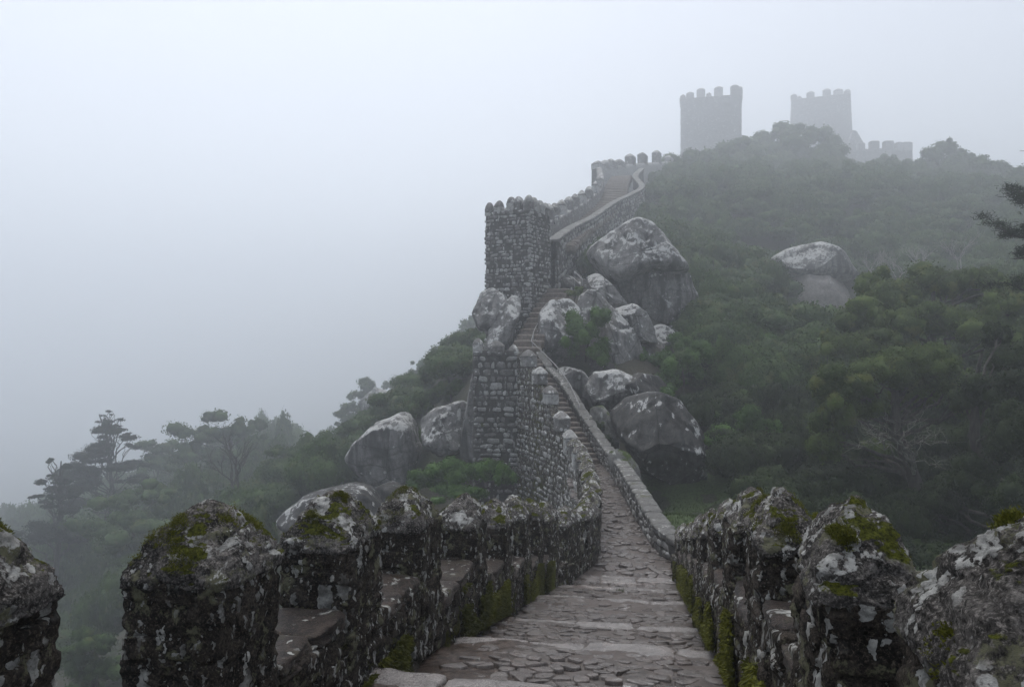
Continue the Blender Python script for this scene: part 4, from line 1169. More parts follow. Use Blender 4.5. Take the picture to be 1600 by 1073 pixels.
boulder("bare pinkish boulder in the misty gully", [(1248,432),(1290,430),(1324,440),(1337,487),(1336,530),(1300,575),(1252,560),(1243,490)], 80.0, 3.4, 'rockp', 15, 0.5, 1)
boulder("big overhanging boulder downhill of the turret with pale lichened top", [(545,713),(560,690),(590,665),(628,647),(645,660),(655,700),(642,748),(612,764),(575,752)], 42, 2, 'rock', 16, 0.55, 2)
boulder("heart shaped grey boulder beside the turret's foot", [(660,655),(680,641),(720,630),(735,640),(732,680),(717,703),(690,707),(666,692)], 40, 1.5, 'rock', 17, 0.6, 3)
boulder("thin rock slab leaning against the turret's outer corner", [(718,715),(728,650),(738,590),(748,560),(756,600),(752,720)], 38, 0.8, 'rock', 18, 0.6, 2)
boulder("misty boulder on the far slope under the small trees", [(563,628),(588,608),(610,618),(614,648),(592,662),(570,655)], 104, 2.89, 'rock', 19)
boulder("flat pale slab behind the near merlons, below the overhanging boulder", [(438,808),(478,778),(540,762),(572,766),(596,796),(575,830),(480,830)], 37, 2.2, 'rockd', 20, 0.6, 3)
boulder("low grey rock under the overhanging boulder", [(575,770),(610,758),(650,770),(668,800),(640,830),(580,830)], 38.5, 1.4, 'rockd', 28, 0.6, 3)
boulder("rounded boulder bulging from the watchtower's outer base", [(740,488),(752,460),(770,452),(790,468),(796,500),(775,520),(750,513)], 42.2, 1.5, 'rock', 21, 0.6, 2)
boulder("sloping rock between turret, watchtower and upper flight", [(760,545),(766,515),(784,480),(800,466),(812,462),(812,490),(803,515),(798,555),(778,562)], 41.2, 1.3, 'rock', 22, 0.6, 3)
boulder("rock ledge at the foot of the retaining wall", [(868,450),(885,432),(915,440),(925,458),(905,470),(880,466)], 51.1, 1.29, 'rockd', 29, 0.6, 3)

boulder("broad grey boulder low in the pile, behind the egg shaped one", [(975,600),(1000,585),(1030,590),(1050,615),(1045,650),(1010,655),(980,640)], 36.5, 1.4, 'rockd', 41)
boulder("angular block under the smooth grey boulder", [(1010,520),(1032,508),(1056,520),(1062,555),(1040,580),(1018,570)], 44, 1.4, 'rock', 42)
boulder("half buried slab below the blotched block", [(1040,512),(1078,505),(1098,525),(1090,550),(1058,552)], 46.4, 1.2, 'rock', 43)
boulder("dark rock in the cleft behind the spotted boulder", [(905,590),(930,560),(955,570),(965,605),(935,625),(912,615)], 40, 1.1, 'rockd', 44)

# ---------------------------------------------------------------- foliage
def leaf_cloud(cent, rad, n, size, rng, up=0.35, flat=1.0, shell=0.55, aspect=0.55):
    """n leaf-sized lozenges in ellipsoids (cent k,3; rad k,3), denser towards their surface"""
    k = len(cent)
    wgt = (rad[:, 0] * rad[:, 2]) ** 1.0
    idx = rng.choice(k, n, p=wgt / wgt.sum())
    d = rng.normal(size=(n, 3)); d /= np.linalg.norm(d, axis=1, keepdims=True)
    r = shell + (1 - shell) * rng.random(n) ** 0.7 + 0.10 * rng.normal(size=n)
    p = cent[idx] + d * rad[idx] * r[:, None]
    nn = d * 1.3 + rng.normal(size=(n, 3)) * 0.6 + np.array([0, 0, up]); nn /= np.linalg.norm(nn, axis=1, keepdims=True)
    a = np.cross(nn, rng.normal(size=(n, 3))); a /= np.linalg.norm(a, axis=1, keepdims=True)
    b = np.cross(nn, a)
    s = size * (0.6 + 0.8 * rng.random(n))[:, None]
    v = np.stack([p - a * s, p + b * s * aspect, p + a * s, p - b * s * aspect], 1).reshape(-1, 3)
    return v

def quads(n): return np.arange(n * 4).reshape(n, 4)

_eph = np.linspace(-pi / 2, pi / 2, 6); _eth = np.linspace(0, 2 * pi, 8, endpoint=False)
_EV = np.array([(cos(a) * cos(b), cos(a) * sin(b), sin(a)) for a in _eph for b in _eth]); _EF = grid_faces(6, 8, True)
def inner_mass(cent, rad, k, rng):
    """solid ellipsoid added inside each clump, so that no daylight passes through its middle"""
    n = len(cent)
    j = 1 + 0.16 * rng.normal(size=(n, len(_EV), 1))
    V = (cent[:, None, :] + _EV[None] * rad[:, None, :] * k * j).reshape(-1, 3)
    F = (_EF[None] + (np.arange(n) * len(_EV))[:, None, None]).reshape(-1, 4)
    return V, F
def foliage_mesh(name, leaves, nl, cent, rad, core, mat, rng):
    if not core: return mk_mesh(name, leaves, quads(nl), M[mat], False)
    V, F = inner_mass(cent, rad, core, rng)
    return mk_mesh(name, np.concatenate([leaves, V]), [quads(nl), F + nl * 4], M[mat], False)

def limb(a, b, r0, r1, rs, n=6, wig=0.10, sag=0.0):
    a, b = np.asarray(a, float), np.asarray(b, float)
    L = np.linalg.norm(b - a)
    t = np.linspace(0, 1, n)
    p = a + (b - a) * t[:, None]
    for i in range(1, n - 1):
        p[i] += np.array([rs.uniform(-1, 1), rs.uniform(-1, 1), rs.uniform(-0.6, 1) + sag]) * L * wig
    return tube(p, r0 + (r1 - r0) * t, 6), p

def tree(name, label, base, lumps, leaf, nleaf, lm, bm, tr, seed, cat="tree", group=None, sub=7, flat=1.0, twigs=2, lean=(0, 0), subr=0.42, extra=None, shell=0.5, up=0.35, crown="crown", aspect=0.55, core=0.74, fill=0):
    """trunk from base, a limb to every lump (px, py, half width px, half height px, depth), leaves clumped in each lump"""
    rs = random.Random(seed); rng = np.random.default_rng(seed)
    base = np.asarray(base, float)
    root = empty(name, base, label, cat, group)
    C, R = [], []
    for (px, py, rx, ry, D) in lumps:
        C.append(P(px, py, D)); R.append((rx * D / FPX, (rx * 0.55 + ry * 0.45) * D / FPX * flat, ry * D / FPX))
    C, R = np.array(C), np.array(R)
    if fill:                                   # smaller lumps break up the outline
        j = np.concatenate([C + np.array([[rs.uniform(-0.8, 0.8), rs.uniform(-0.6, 0.6), rs.uniform(-0.5, 1.0)] for _ in C]) * R for _ in range(fill)])
        C = np.concatenate([C, j]); R = np.concatenate([R * np.array([0.9, 0.9, 1.1])] + [R * np.array([[rs.uniform(0.3, 0.6)] * 3 for _ in R]) * np.array([0.9, 0.9, 1.4]) for _ in range(fill)])
    top = C[:, 2].max() - 0.3 * R[:, 2].max()
    cm = C.mean(0)
    tp = [base]
    for k in (0.3, 0.6, 0.85, 1.0):
        q = base + (np.array([cm[0], cm[1], top]) - base) * k
        tp.append(q + np.array([rs.uniform(-1, 1), rs.uniform(-1, 1), 0]) * 0.04 * (top - base[2]))
    tp = np.array(tp); trad = tr * np.array([1.25, 1.0, 0.75, 0.45, 0.2])
    parts = [tube(tp, trad, 8)]
    ends = []
    for c, r in zip(C, R):
        zt = min(c[2] - 0.2 * r[2], top); k = np.clip((zt - base[2]) / (top - base[2] + 1e-6) * 0.8, 0.15, 0.95)
        a = np.array([np.interp(k, (0, 0.3, 0.6, 0.85, 1.0), tp[:, i]) for i in range(3)])
        g, p = limb(a, c, tr * 0.45 * (1 - 0.5 * k), tr * 0.12, rs)
        parts.append(g)
        for _ in range(twigs):
            e = c + np.array([rs.uniform(-1, 1), rs.uniform(-1, 1), rs.uniform(-0.5, 1)]) * r * 0.9
            parts.append(limb(p[rs.randint(2, 4)], e, tr * 0.14, tr * 0.04, rs, 5)[0])
    if extra: parts += extra(rs)
    v, f = join(parts)
    obj("trunk", mk_mesh("trunk", v, f, M[bm]), root)
    if nleaf:
        cs, rr = [], []
        for c, r in zip(C, R):
            for _ in range(sub):
                d = np.array([rng.normal(), rng.normal(), rng.normal()]); d /= np.linalg.norm(d)
                if d[2] < -0.3: d[2] *= -0.5
                cs.append(c + d * r * rng.uniform(0.35, 0.85)); s = subr * rng.uniform(0.6, 1.25)
                rr.append(r * s)
        v = leaf_cloud(np.array(cs), np.array(rr), nleaf, leaf, rng, up=up, shell=shell, aspect=aspect)
        obj(crown, foliage_mesh(crown, v, nleaf, np.array(cs), np.array(rr), core, lm, rng), root)
    return root

def gp(px, D, dz=0.0):
    x = (px - 800) / FPX * D
    return np.array([x, D, tz(x, D) + dz - 0.1])

# --- forest side, near
def pale_branches(rs):
    out = []
    a = P(1428, 742, 27.0)
    def branch(p, q, r0, r1, n=7, w=0.06): 
        g, pp = limb(p, q, r0, r1, rs, n, w); out.append(g); return pp
    for tgt in ((1345, 652), (1398, 655), (1440, 640), (1472, 690), (1318, 700), (1490, 735), (1362, 672), (1505, 690), (1330, 655), (1455, 665)):
        m = P(1415 + rs.uniform(-25, 25), 700 + rs.uniform(-12, 18), 26.6 + rs.uniform(-0.6, 0.4))
        branch(a + np.array([0, 0, rs.uniform(0, 0.6)]), m, 0.045, 0.024)
        e = P(tgt[0], tgt[1], 25.9 + rs.uniform(-0.8, 0.6))
        pp = branch(m, e, 0.022, 0.007, 10, 0.08)
        for _ in range(6):
            q = pp[rs.randint(3, 9)] + np.array([rs.uniform(-0.9, 0.9), rs.uniform(-0.5, 0.3), rs.uniform(-0.3, 0.7)])
            branch(pp[rs.randint(2, 7)], q, 0.009, 0.003, 6, 0.12)
    return out
oak_l = [(1330,605,60,38,28),(1390,585,62,36,29),(1450,575,60,36,29.5),(1300,650,42,45,28),(1350,640,50,30,29),(1490,605,50,36,29),(1290,700,36,30,28.5),(1430,615,55,32,30),(1520,640,40,30,28),(1345,720,45,28,31)]
tree("oak_tree", "spreading oak with bare pale crooked lower branches behind the forest side parapet", gp(1432, 28.5), oak_l, 0.050, 80000, 'oakleaf', 'bark', 0.26, 41, sub=15, subr=0.45, fill=1)
# its pale lichened boughs show below the crown
oak_root = [o for o in bpy.data.objects if o.name.startswith("oak_tree")][0]
v, f = join(pale_branches(random.Random(4)))
obj("bare_bough", mk_mesh("bare_bough", v, f, M['pale']), oak_root)["label"] = "pale lichened bare boughs"
bk = [(1350,505,56,36,37),(1400,465,62,40,38),(1470,450,60,36,38),(1540,455,52,36,37.5),(1590,470,50,40,37),(1440,505,70,40,36.5),(1520,510,70,42,36),(1380,540,60,36,36),(1590,540,50,46,35),(1325,545,40,30,36.5)]
tree("oak_tree", "broad domed oak crown rising behind the bare branched oak", gp(1450, 38), bk, 0.062, 80000, 'oakleaf', 'bark', 0.32, 42, sub=16, subr=0.46, fill=1)
dk = [(1560,620,60,46,25),(1590,700,60,60,23),(1530,760,52,46,24),(1580,800,60,50,22),(1470,790,45,36,26),(1590,560,46,36,26),(1410,800,40,30,27.5),(1520,690,36,34,26)]
tree("holm_oak_tree", "dark evergreen tree filling the corner behind the forest side merlons", gp(1570, 24.5), dk, 0.045, 70000, 'darkleaf', 'bark', 0.22, 43, sub=15, subr=0.45, fill=1)
for k, (px, py, rx, ry, D, lab) in enumerate((
        (1225, 745, 40, 34, 33, "dark rounded bush at the gully mouth beside the hollow rock"),
        (1340, 790, 60, 36, 30, "dim undergrowth bush beneath the bare branched oak"),
        (1290, 770, 40, 34, 31, "dim bush between the gully mouth and the oak's foot"))):
    tree("bush", lab, gp(px, D), [(px, py, rx, ry, D), (px - rx * 0.5, py + ry * 0.4, rx * 0.7, ry * 0.7, D), (px + rx * 0.5, py + ry * 0.4, rx * 0.7, ry * 0.7, D)], 0.05, 16000, 'darkleaf', 'bark', 0.05, 60 + k, "bush", sub=9)

# --- pine reaching in from beyond the picture's edge
def pine_reach():
    rs = random.Random(8); rng = np.random.default_rng(8)
    D = 25.0
    base = gp(1760, D)
    root = empty("pine_tree", base, "pine whose dark tufted boughs reach in at the forest edge of the view", "tree")
    parts = [tube([base, P(1755, 700, D), P(1748, 450, D), P(1740, 150, D), P(1738, -20, D)], [0.36, 0.31, 0.26, 0.17, 0.06], 8)]
    tips = []
    boughs = [((1745, 520), [(1704, 485), (1644, 462), (1604, 455), (1569, 440)]), ((1745, 480), [(1714, 430), (1664, 400), (1614, 372), (1579, 368), (1563, 356)]),
              ((1745, 440), [(1714, 420), (1664, 405), (1614, 402), (1584, 404)]), ((1742, 380), [(1714, 345), (1654, 325), (1614, 318), (1592, 298)]),
              ((1742, 340), [(1714, 330), (1654, 324), (1619, 322), (1596, 316)]), ((1740, 300), [(1714, 270), (1664, 262), (1629, 258), (1612, 241)])]
    for s, pts in boughs:
        pp = [P(*s, D)] + [P(x, y, D + rs.uniform(-0.25, 0.25)) for x, y in pts]
        n = len(pp)
        parts.append(tube(pp, np.linspace(0.12, 0.018, n), 6))
        for i in range(1, n):
            a, b = pp[i - 1], pp[i]
            for _ in range(3 if i > 1 else 2):
                q = a + (b - a) * rs.random()
                e = q + np.array([rs.uniform(-0.5, 0.2), rs.uniform(-0.7, 0.7), rs.uniform(0.0, 0.45)])
                parts.append(limb(q, e, 0.012, 0.006, rs, 4, 0.12)[0])
                if pts[-1][1] > 250: tips.append((q + e) / 2); tips.append(e)
    v, f = join(parts)
    obj("trunk", mk_mesh("trunk", v, f, M['bark']), root)
    tips = np.array(tips)
    # needles: thin blades fanning from each tip
    n = 150
    c = np.repeat(tips, n, 0)
    d = rng.normal(size=(len(c), 3)) * np.array([1, 1, 0.6]) + np.array([-0.2, 0, 0.35]); d /= np.linalg.norm(d, axis=1, keepdims=True)
    st_ = c + rng.normal(size=c.shape) * np.array([0.14, 0.14, 0.06])
    L = 0.08 + 0.09 * rng.random(len(c))[:, None]
    w = np.cross(d, rng.normal(size=d.shape)); w /= np.linalg.norm(w, axis=1, keepdims=True); w *= 0.010
    v = np.stack([st_ - w, st_ + w, st_ + d * L + w * 0.4, st_ + d * L - w * 0.4], 1).reshape(-1, 3)
    obj("needles", mk_mesh("needles", v, quads(len(c)), M['needle'], False), root)
pine_reach()

# --- bushes and small trees among the boulders
bushes = [
 ("green shrub sprouting over the long sloping boulder in mid pile", [(905,520,34,40,40.3),(935,500,26,30,40.3),(890,545,26,28,40),(930,555,34,34,40.2),(950,580,22,22,40.5)], 13000, 'shrubleaf', 40.6, 915),
 ("low shrub filling the hollow between smooth grey boulder and dark slab", [(1030,565,26,28,41),(1015,600,26,20,39.5),(1045,600,30,22,39),(1005,560,14,20,41.5),(1060,540,24,24,43)], 9000, 'shrubleaf', 41, 1030),
 ("spreading shrub on the bare slope below the blotched block", [(1085,522,26,22,46.5),(1058,545,26,22,45),(1112,548,28,22,45),(1095,575,26,20,43)], 9000, 'scrubleaf', 46, 1088),
 ("leafy shrub on the slope between turret and heart shaped boulder", [(705,610,30,26,46),(680,585,26,24,48),(725,640,20,24,45),(700,560,24,20,50)], 9000, 'scrubleaf', 46, 705),
 ("yellowish tuft of shrub at the head of the upper flight", [(893,460,13,9,44.4),(905,456,9,8,44.4)], 2500, 'oakleaf', 44.8, 897),
 ("dark bush at the turret's foot behind the near merlons", [(700,740,44,34,34),(755,745,40,36,34),(665,760,36,26,34.5),(785,755,26,34,33.2),(720,775,60,24,33.2)], 15000, 'shrubleaf', 34.6, 720),
 ("green bush creeping over the scrub slope right of the dark slab", [(1130,690,50,30,33.5),(1170,665,44,34,34),(1205,690,36,30,34),(1100,650,34,30,35)], 12000, 'shrubleaf', 34.6, 1150),
 ("bright leafed bush overhanging the hollow rock", [(1150,700,30,16,32.6),(1190,690,26,18,32.6),(1215,672,18,16,33)], 5000, 'shrubleaf', 33, 1180),
 ("rounded shrub above the dark slab, below the smooth grey boulder", [(1060,580,40,40,38),(1095,560,34,34,38.5),(1040,620,30,22,36.5)], 10000, 'shrubleaf', 38.4, 1070),
 ("shrub clinging to the slope below the lichened slab", [(1130,560,40,34,42),(1170,580,44,34,41.5),(1100,530,30,26,43)], 9000, 'scrubleaf', 42.4, 1135),
 ("spreading shrub on the gully's near bank", [(1195,545,34,34,44),(1220,590,30,36,42.5),(1185,610,40,34,41)], 9500, 'shrubleaf', 43, 1200),
 ("bush behind the crowning dome's far shoulder", [(1110,440,44,34,59),(1080,400,34,26,61.2),(1150,470,36,34,56.8)], 9000, 'scrubleaf', 59, 1115),
 ("misty bush at the gully head beside the capped rock", [(1185,450,40,40,72.4),(1210,490,34,40,70.2)], 8000, 'scrubleaf', 72.4, 1195),
 ("small dark shrub in the cleft between upright stone and dark slab", [(945,700,14,24,33.2),(935,670,10,16,33.6)], 2600, 'darkleaf', 33.5, 942),
 ("ivy clad shrub beside the overhanging boulder", [(665,690,20,34,43),(650,640,26,30,46),(690,620,30,28,48)], 8000, 'scrubleaf', 44, 668),
]
for k, (lab, lumps, n, lm, D, px) in enumerate(bushes):
    tree("shrub", lab, gp(px, D), lumps, 0.0016 * D, int(n * 0.95), lm, 'bark', 0.06, 80 + k, "shrub", sub=10, subr=0.38)

# --- downhill slope trees
def pine_lumps(px, top, bot, hw, D, seed):
    """ragged tiers of flat needle masses, widening downward"""
    r = random.Random(seed); out = []; y = top
    while y < bot:
        k = (y - top) / (bot - top)
        w = hw * (0.22 + 0.78 * k ** 0.8) * r.uniform(0.65, 1.15)
        for _ in range(r.randint(2, 4)):
            rx = r.uniform(0.22, 0.5) * max(w, 14)
            out.append((px + r.uniform(-1, 1) * w * 0.75 + r.uniform(-6, 6), y + r.uniform(-5, 7), rx, rx * r.uniform(0.28, 0.5), D + r.uniform(-2, 2)))
        y += r.uniform(9, 15)
    return out
left = [
 ("tall layered pine standing highest in the downhill mist", "pine_tree", 83.3, 165, pine_lumps(165, 646, 785, 96, 83.3, 3), 26000, 'needle', 0.28),
 ("dim pine with stepped flat boughs at the picture's misty downhill edge", "pine_tree", 70.2, 95, pine_lumps(85, 722, 850, 66, 70.2, 4), 20000, 'needle', 0.26),
 ("faint pine at the downhill picture edge, only its boughs in view", "pine_tree", 56.8, -20, pine_lumps(-22, 770, 880, 50, 56.8, 5), 12000, 'needle', 0.22),
 ("rounded misty tree with feathery top behind the broad domed merlon", "misty_tree", 92, 345, [(338,658,24,16,92),(300,680,34,20,92),(360,690,40,26,92),(395,668,20,20,92),(320,715,46,24,89.8),(375,730,44,22,89.8),(410,700,22,20,92)], 12000, 'scrubleaf', 0.24),
 ("small misty tree in the dip between tall pine and feathery tree", "misty_tree", 100, 240, [(235,698,22,12,100),(258,706,24,16,100),(240,735,36,22,98)], 6500, 'scrubleaf', 0.2),
 ("slim misty tree with bare trunk left of the flat pale slab", "misty_tree", 61.2, 455, [(440,708,26,14,61.2),(455,728,24,14,61.2),(430,735,24,14,61.2)], 6000, 'scrubleaf', 0.14),
 ("dark bushy tree against the overhanging boulder's downhill side", "misty_tree", 61.2, 520, [(520,700,28,22,61.2),(545,690,24,24,61.2),(500,725,26,24,59),(540,735,30,28,59)], 9000, 'scrubleaf', 0.18),
 ("leafy tree low in the mist left of the first merlon", "misty_tree", 36, 150, [(150,1010,34,26,36),(125,1040,36,30,36),(165,1050,34,28,36)], 8000, 'scrubleaf', 0.16),
 ("misty tree with crooked crown below the tall pine", "misty_tree", 65.8, 215, [(200,790,46,24,65.8),(240,775,34,22,65.8),(170,820,44,26,63.5),(225,830,50,28,61.2)], 10000, 'scrubleaf', 0.2),
 ("round topped small tree beside the misty far slope boulder", "misty_tree", 116, 575, [(572,602,14,12,116),(560,618,14,12,116),(582,614,12,10,116)], 5000, 'scrubleaf', 0.16),
 ("low misty tree spreading left of the far slope boulder", "misty_tree", 109.7, 545, [(545,640,16,12,109.7),(530,650,12,9,109.7),(560,655,20,12,109.7)], 5000, 'scrubleaf', 0.16),
 ("open crowned tree halfway up the misty slope", "misty_tree", 100, 660, [(655,572,12,10,100),(645,590,16,12,100),(668,585,14,14,100),(655,615,26,18,98)], 7000, 'scrubleaf', 0.2),
 ("leafy tree on the misty slope just below the turret's height", "misty_tree", 83.3, 705, [(700,560,22,20,83.3),(722,545,18,18,83.3),(690,590,30,26,81.2),(720,590,26,30,81.2)], 9500, 'scrubleaf', 0.22),
 ("faint tree highest on the misty slope against the turret", "misty_tree", 122.3, 738, [(735,508,14,14,122.3),(725,530,18,14,122.3),(742,530,14,20,122.3)], 5500, 'scrubleaf', 0.2),
 ("small pale misty treetop between open crowned tree and far boulder", "misty_tree", 134.9, 620, [(622,600,14,9,134.9),(608,605,10,8,134.9),(630,615,18,12,134.9)], 4500, 'scrubleaf', 0.16),
]
for k, (lab, nm, D, px, lumps, n, lm, tr) in enumerate(left):
    pine = nm == "pine_tree"
    if not pine: lumps = [(a, b, c * 1.3, d * 1.3, e) for a, b, c, d, e in lumps] + [(a + 8, b + d * 1.6, c * 1.2, d * 1.2, e) for a, b, c, d, e in lumps]
    tree(nm, lab, gp(px, D), lumps, 0.0015 * D, int(n * 1.1), lm, 'bark', tr, 120 + k, "tree", sub=10 if not pine else 5, subr=0.42 if not pine else 0.55, core=0.6, flat=1.2 if pine else 1.0, twigs=2, shell=0.3, up=0.6 if pine else 0.3, aspect=0.4 if pine else 0.55)
# bare tree in the mist and dry bushes in the gully
def bare_tree(label, base, spread, height, seed, mat, group=None, r=0.09):
    rs = random.Random(seed)
    root = empty("bare_tree", base, label, "tree", group)
    parts = []
    def grow(p, d, L, r, lev):
        e = p + d * L
        parts.append(limb(p, e, r, r * 0.6, rs, 5, 0.07)[0])
        if lev == 0: return
        for _ in range(3):
            nd = d + np.array([rs.uniform(-1, 1) * spread, rs.uniform(-1, 1) * spread, rs.uniform(-0.15, 0.6)]); nd /= np.linalg.norm(nd)
            grow(p + d * L * rs.uniform(0.55, 1.0), nd, L * rs.uniform(0.55, 0.8), r * 0.55, lev - 1)
    for _ in range(2):
        d = np.array([rs.uniform(-0.5, 0.5), rs.uniform(-0.3, 0.3), 1.0]); d /= np.linalg.norm(d)
        grow(np.asarray(base, float), d, height * 0.34, r, 4)
    v, f = join(parts)
    obj("branches", mk_mesh("branches", v, f, M[mat]), root)
bare_tree("bare forked tree standing in mist behind the broad domed merlon", P(372, 782, 58), 0.7, 6.5, 3, 'bark', r=0.13)
for k, (px, py, D, lab) in enumerate(((1405, 440, 61.2, "bare grey twiggy tree above the broad domed oak crown"), (1445, 425, 70.2, "leafless pale tree behind the broad oak, beside the pine boughs"), (1370, 435, 74.6, "leafless twiggy tree beside the capped rock"), (1500, 415, 65.8, "bare pale tree under the pine's lowest tufts"))):
    bare_tree(lab, P(px, py + 10, D), 1.1, 4.6, 30 + k, 'dry', r=0.06)

# --- hilltop trees on the skyline
sk = [
 ("broad dark treetop on the skyline between the two keeps", 166.3, 1230, [(1205,222,26,16,166.3),(1240,212,28,14,166.3),(1275,222,26,16,166.3),(1180,240,26,18,166.3),(1225,250,40,24,163.2),(1290,250,30,24,163.2)], 11000),
 ("tree hiding the foot of the nearer keep", 153.7, 1155, [(1150,240,22,14,153.7),(1165,228,14,10,153.7),(1135,262,34,22,150.6),(1175,268,34,24,150.6)], 8000),
 ("low tree on the skyline before the long stair's head", 141.1, 1070, [(1040,262,24,14,141.1),(1075,258,26,14,141.1),(1105,256,22,14,141.1),(1050,290,34,20,138)], 8000),
 ("dark tree before the farther keep's outlying wall", 179.1, 1345, [(1335,272,22,12,179.1),(1365,268,22,10,179.1),(1390,275,20,12,179.1),(1350,295,36,18,175.9)], 7500),
 ("upright skyline tree right of the outlying wall", 160, 1470, [(1450,245,16,12,160),(1475,238,18,14,160),(1500,250,18,12,160),(1465,270,34,22,160),(1500,275,30,20,160)], 9000),
 ("sloping skyline tree beside the pine boughs", 147.4, 1545, [(1530,262,22,14,147.4),(1560,272,20,14,147.4),(1540,295,34,20,147.4)], 7500),
 ("skyline tree partly behind the pine boughs at the picture's forest edge", 128.6, 1605, [(1600,285,26,16,128.6),(1590,310,34,22,128.6),(1625,290,24,20,128.6)], 7000),
]
for k, (lab, D, px, lumps, n) in enumerate(sk):
    lumps = [(a, b - 4, c * 1.25, d * 1.35, e) for a, b, c, d, e in lumps]
    tree("skyline_tree", lab, gp(px, D), lumps, 0.0016 * D, int(n * 1.0), 'scrubleaf', 'bark', 0.26, 160 + k, "tree", "trees along the hilltop skyline", sub=10, subr=0.42, shell=0.5)

# --- unbroken scrub covering the hillsides
def make_bush_set(name, mat, seed, n=5, leaves=8000):
    """a handful of bushes one unit wide and high, kept out of the scene and scattered as one mass"""
    c = bpy.data.collections.new(name)
    for q in range(n):
        rng = np.random.default_rng(seed + q)
        k = 11
        ang = rng.uniform(0, 2 * pi, k); rad = np.sqrt(rng.random(k)) * 0.72
        hz = 0.30 + 0.42 * (1 - rad ** 2) * rng.uniform(0.55, 1.1, k)
        cs = np.stack([rad * np.cos(ang), rad * np.sin(ang), hz], 1)
        rr = np.stack([rng.uniform(0.26, 0.46, k), rng.uniform(0.26, 0.46, k), rng.uniform(0.20, 0.34, k)], 1)
        v = leaf_cloud(cs, rr, leaves, 0.036, rng, shell=0.82, up=0.3)
        o = bpy.data.objects.new("bush_%d" % q, foliage_mesh("bush", v, leaves, cs, rr, 0.84, mat, rng))
        c.objects.link(o)
    return c
def scrub(name, label, n, xr, yr, rad, hgt, coll, seed, ok):
    rng = np.random.default_rng(seed)
    P_, S_ = [], []
    while len(P_) < n:
        x = rng.uniform(*xr, 3000); y = yr[0] + (yr[1] - yr[0]) * rng.random(3000) ** 1.5
        keep = ok(x, y, 800 + FPX * x / y)
        x, y = x[keep], y[keep]; z = terrain(x, y)
        for a, b, c in zip(x, y, z):
            if len(P_) >= n: break
            g = 1.0 + max(b - 45.0, 0.0) / 260.0
            r = rng.uniform(*rad) * g; h = rng.uniform(*hgt) * g
            if -0.23 * b < a < 0: h *= 0.5; r *= 0.8
            if a < -0.30 * b and b > 72: h *= 2.0; r *= 1.35
            P_.append((a, b, c - 0.15)); S_.append((r, r * rng.uniform(0.85, 1.15), h))
    me = bpy.data.meshes.new(name); me.vertices.add(n); me.vertices.foreach_set("co", np.array(P_, np.float32).ravel())
    at_ = me.attributes.new("scl", 'FLOAT_VECTOR', 'POINT'); at_.data.foreach_set("vector", np.array(S_, np.float32).ravel())
    attr(me, "rotz", rng.uniform(0, 6.28, n))
    ai = me.attributes.new("pick", 'INT', 'POINT'); ai.data.foreach_set("value", rng.integers(0, len(coll.objects), n).astype(np.int32))
    me.update()
    ng = bpy.data.node_groups.new(name + "_scatter", 'GeometryNodeTree')
    ng.interface.new_socket("Geometry", in_out='INPUT', socket_type='NodeSocketGeometry')
    ng.interface.new_socket("Geometry", in_out='OUTPUT', socket_type='NodeSocketGeometry')
    N_, L_ = ng.nodes, ng.links
    gi = N_.new("NodeGroupInput"); go = N_.new("NodeGroupOutput")
    ci = N_.new("GeometryNodeCollectionInfo"); ci.inputs[0].default_value = coll; ci.inputs["Separate Children"].default_value = True; ci.inputs["Reset Children"].default_value = True
    ip = N_.new("GeometryNodeInstanceOnPoints"); ip.inputs["Pick Instance"].default_value = True
    def named(nm, ty):
        q = N_.new("GeometryNodeInputNamedAttribute"); q.data_type = ty; q.inputs["Name"].default_value = nm; return q.outputs[0]
    cx = N_.new("ShaderNodeCombineXYZ"); L_.new(named("rotz", 'FLOAT'), cx.inputs[2])
    L_.new(gi.outputs[0], ip.inputs["Points"]); L_.new(ci.outputs[0], ip.inputs["Instance"]); L_.new(named("pick", 'INT'), ip.inputs["Instance Index"])
    L_.new(cx.outputs[0], ip.inputs["Rotation"]); L_.new(named("scl", 'FLOAT_VECTOR'), ip.inputs["Scale"])
    L_.new(ip.outputs[0], go.inputs[0])
    o = tag(obj(name, me), label, "scrub", kind="stuff")
    o.modifiers.new("scatter", 'NODES').node_group = ng
    return o
SCRUB = make_bush_set("scrub_bushes", 'scrubleaf', 900)
DARK = make_bush_set("dark_bushes", 'darkleaf', 950, 3)
def inwall(x, y): return (x > RWx(y) - 5) & (x < RWx(y) + 1.2)
def RWx(y): return np.interp(y, RW.p[:, 1], RW.p[:, 0])
def ok_right(x, y, px):
    k = (px > 860) & (px < 1700)
    k &= ~((y < 48) & (px < 1045))
    k &= ~((y > 44) & (y < 109) & (x < RWx(y) + 2.2))
    k &= ~((y >= 109) & (x < np.interp(y, BW.p[:, 1], BW.p[:, 0]) + 2.5))
    k &= ~((np.abs(px - 1285) < 80) & (y > 52) & (y < 84))
    k &= ~((px < 1060) & (y < 52)) & ~((px < 1092) & (y > 44) & (y < 50))
    k &= ~((y > 218) & (px > 1040) & (px < 1450)) & ~((y > 160) & (px > 1310) & (px < 1440))
    return k
scrub("scrub", "misty green scrub covering the castle hill", 1500, (4, 190), (38, 262), (1.3, 3.0), (1.5, 3.6), SCRUB, 5, ok_right)
def ok_left(x, y, px): return (px > -120) & ~((px < 400) & (y < 44)) & (px < 742) & (y < 240) & ~((y < 45.5) & (px > 530)) & ~((y < 39) & (px > 380))
scrub("woodland", "misty woodland falling away on the downhill side", 1100, (-160, -2), (32, 240), (1.5, 3.2), (2.0, 4.6), SCRUB, 6, ok_left)
def ok_gully(x, y, px): return (px > 1070) & (px < 1700) & ~((px < 1150) & (y < 33)) 
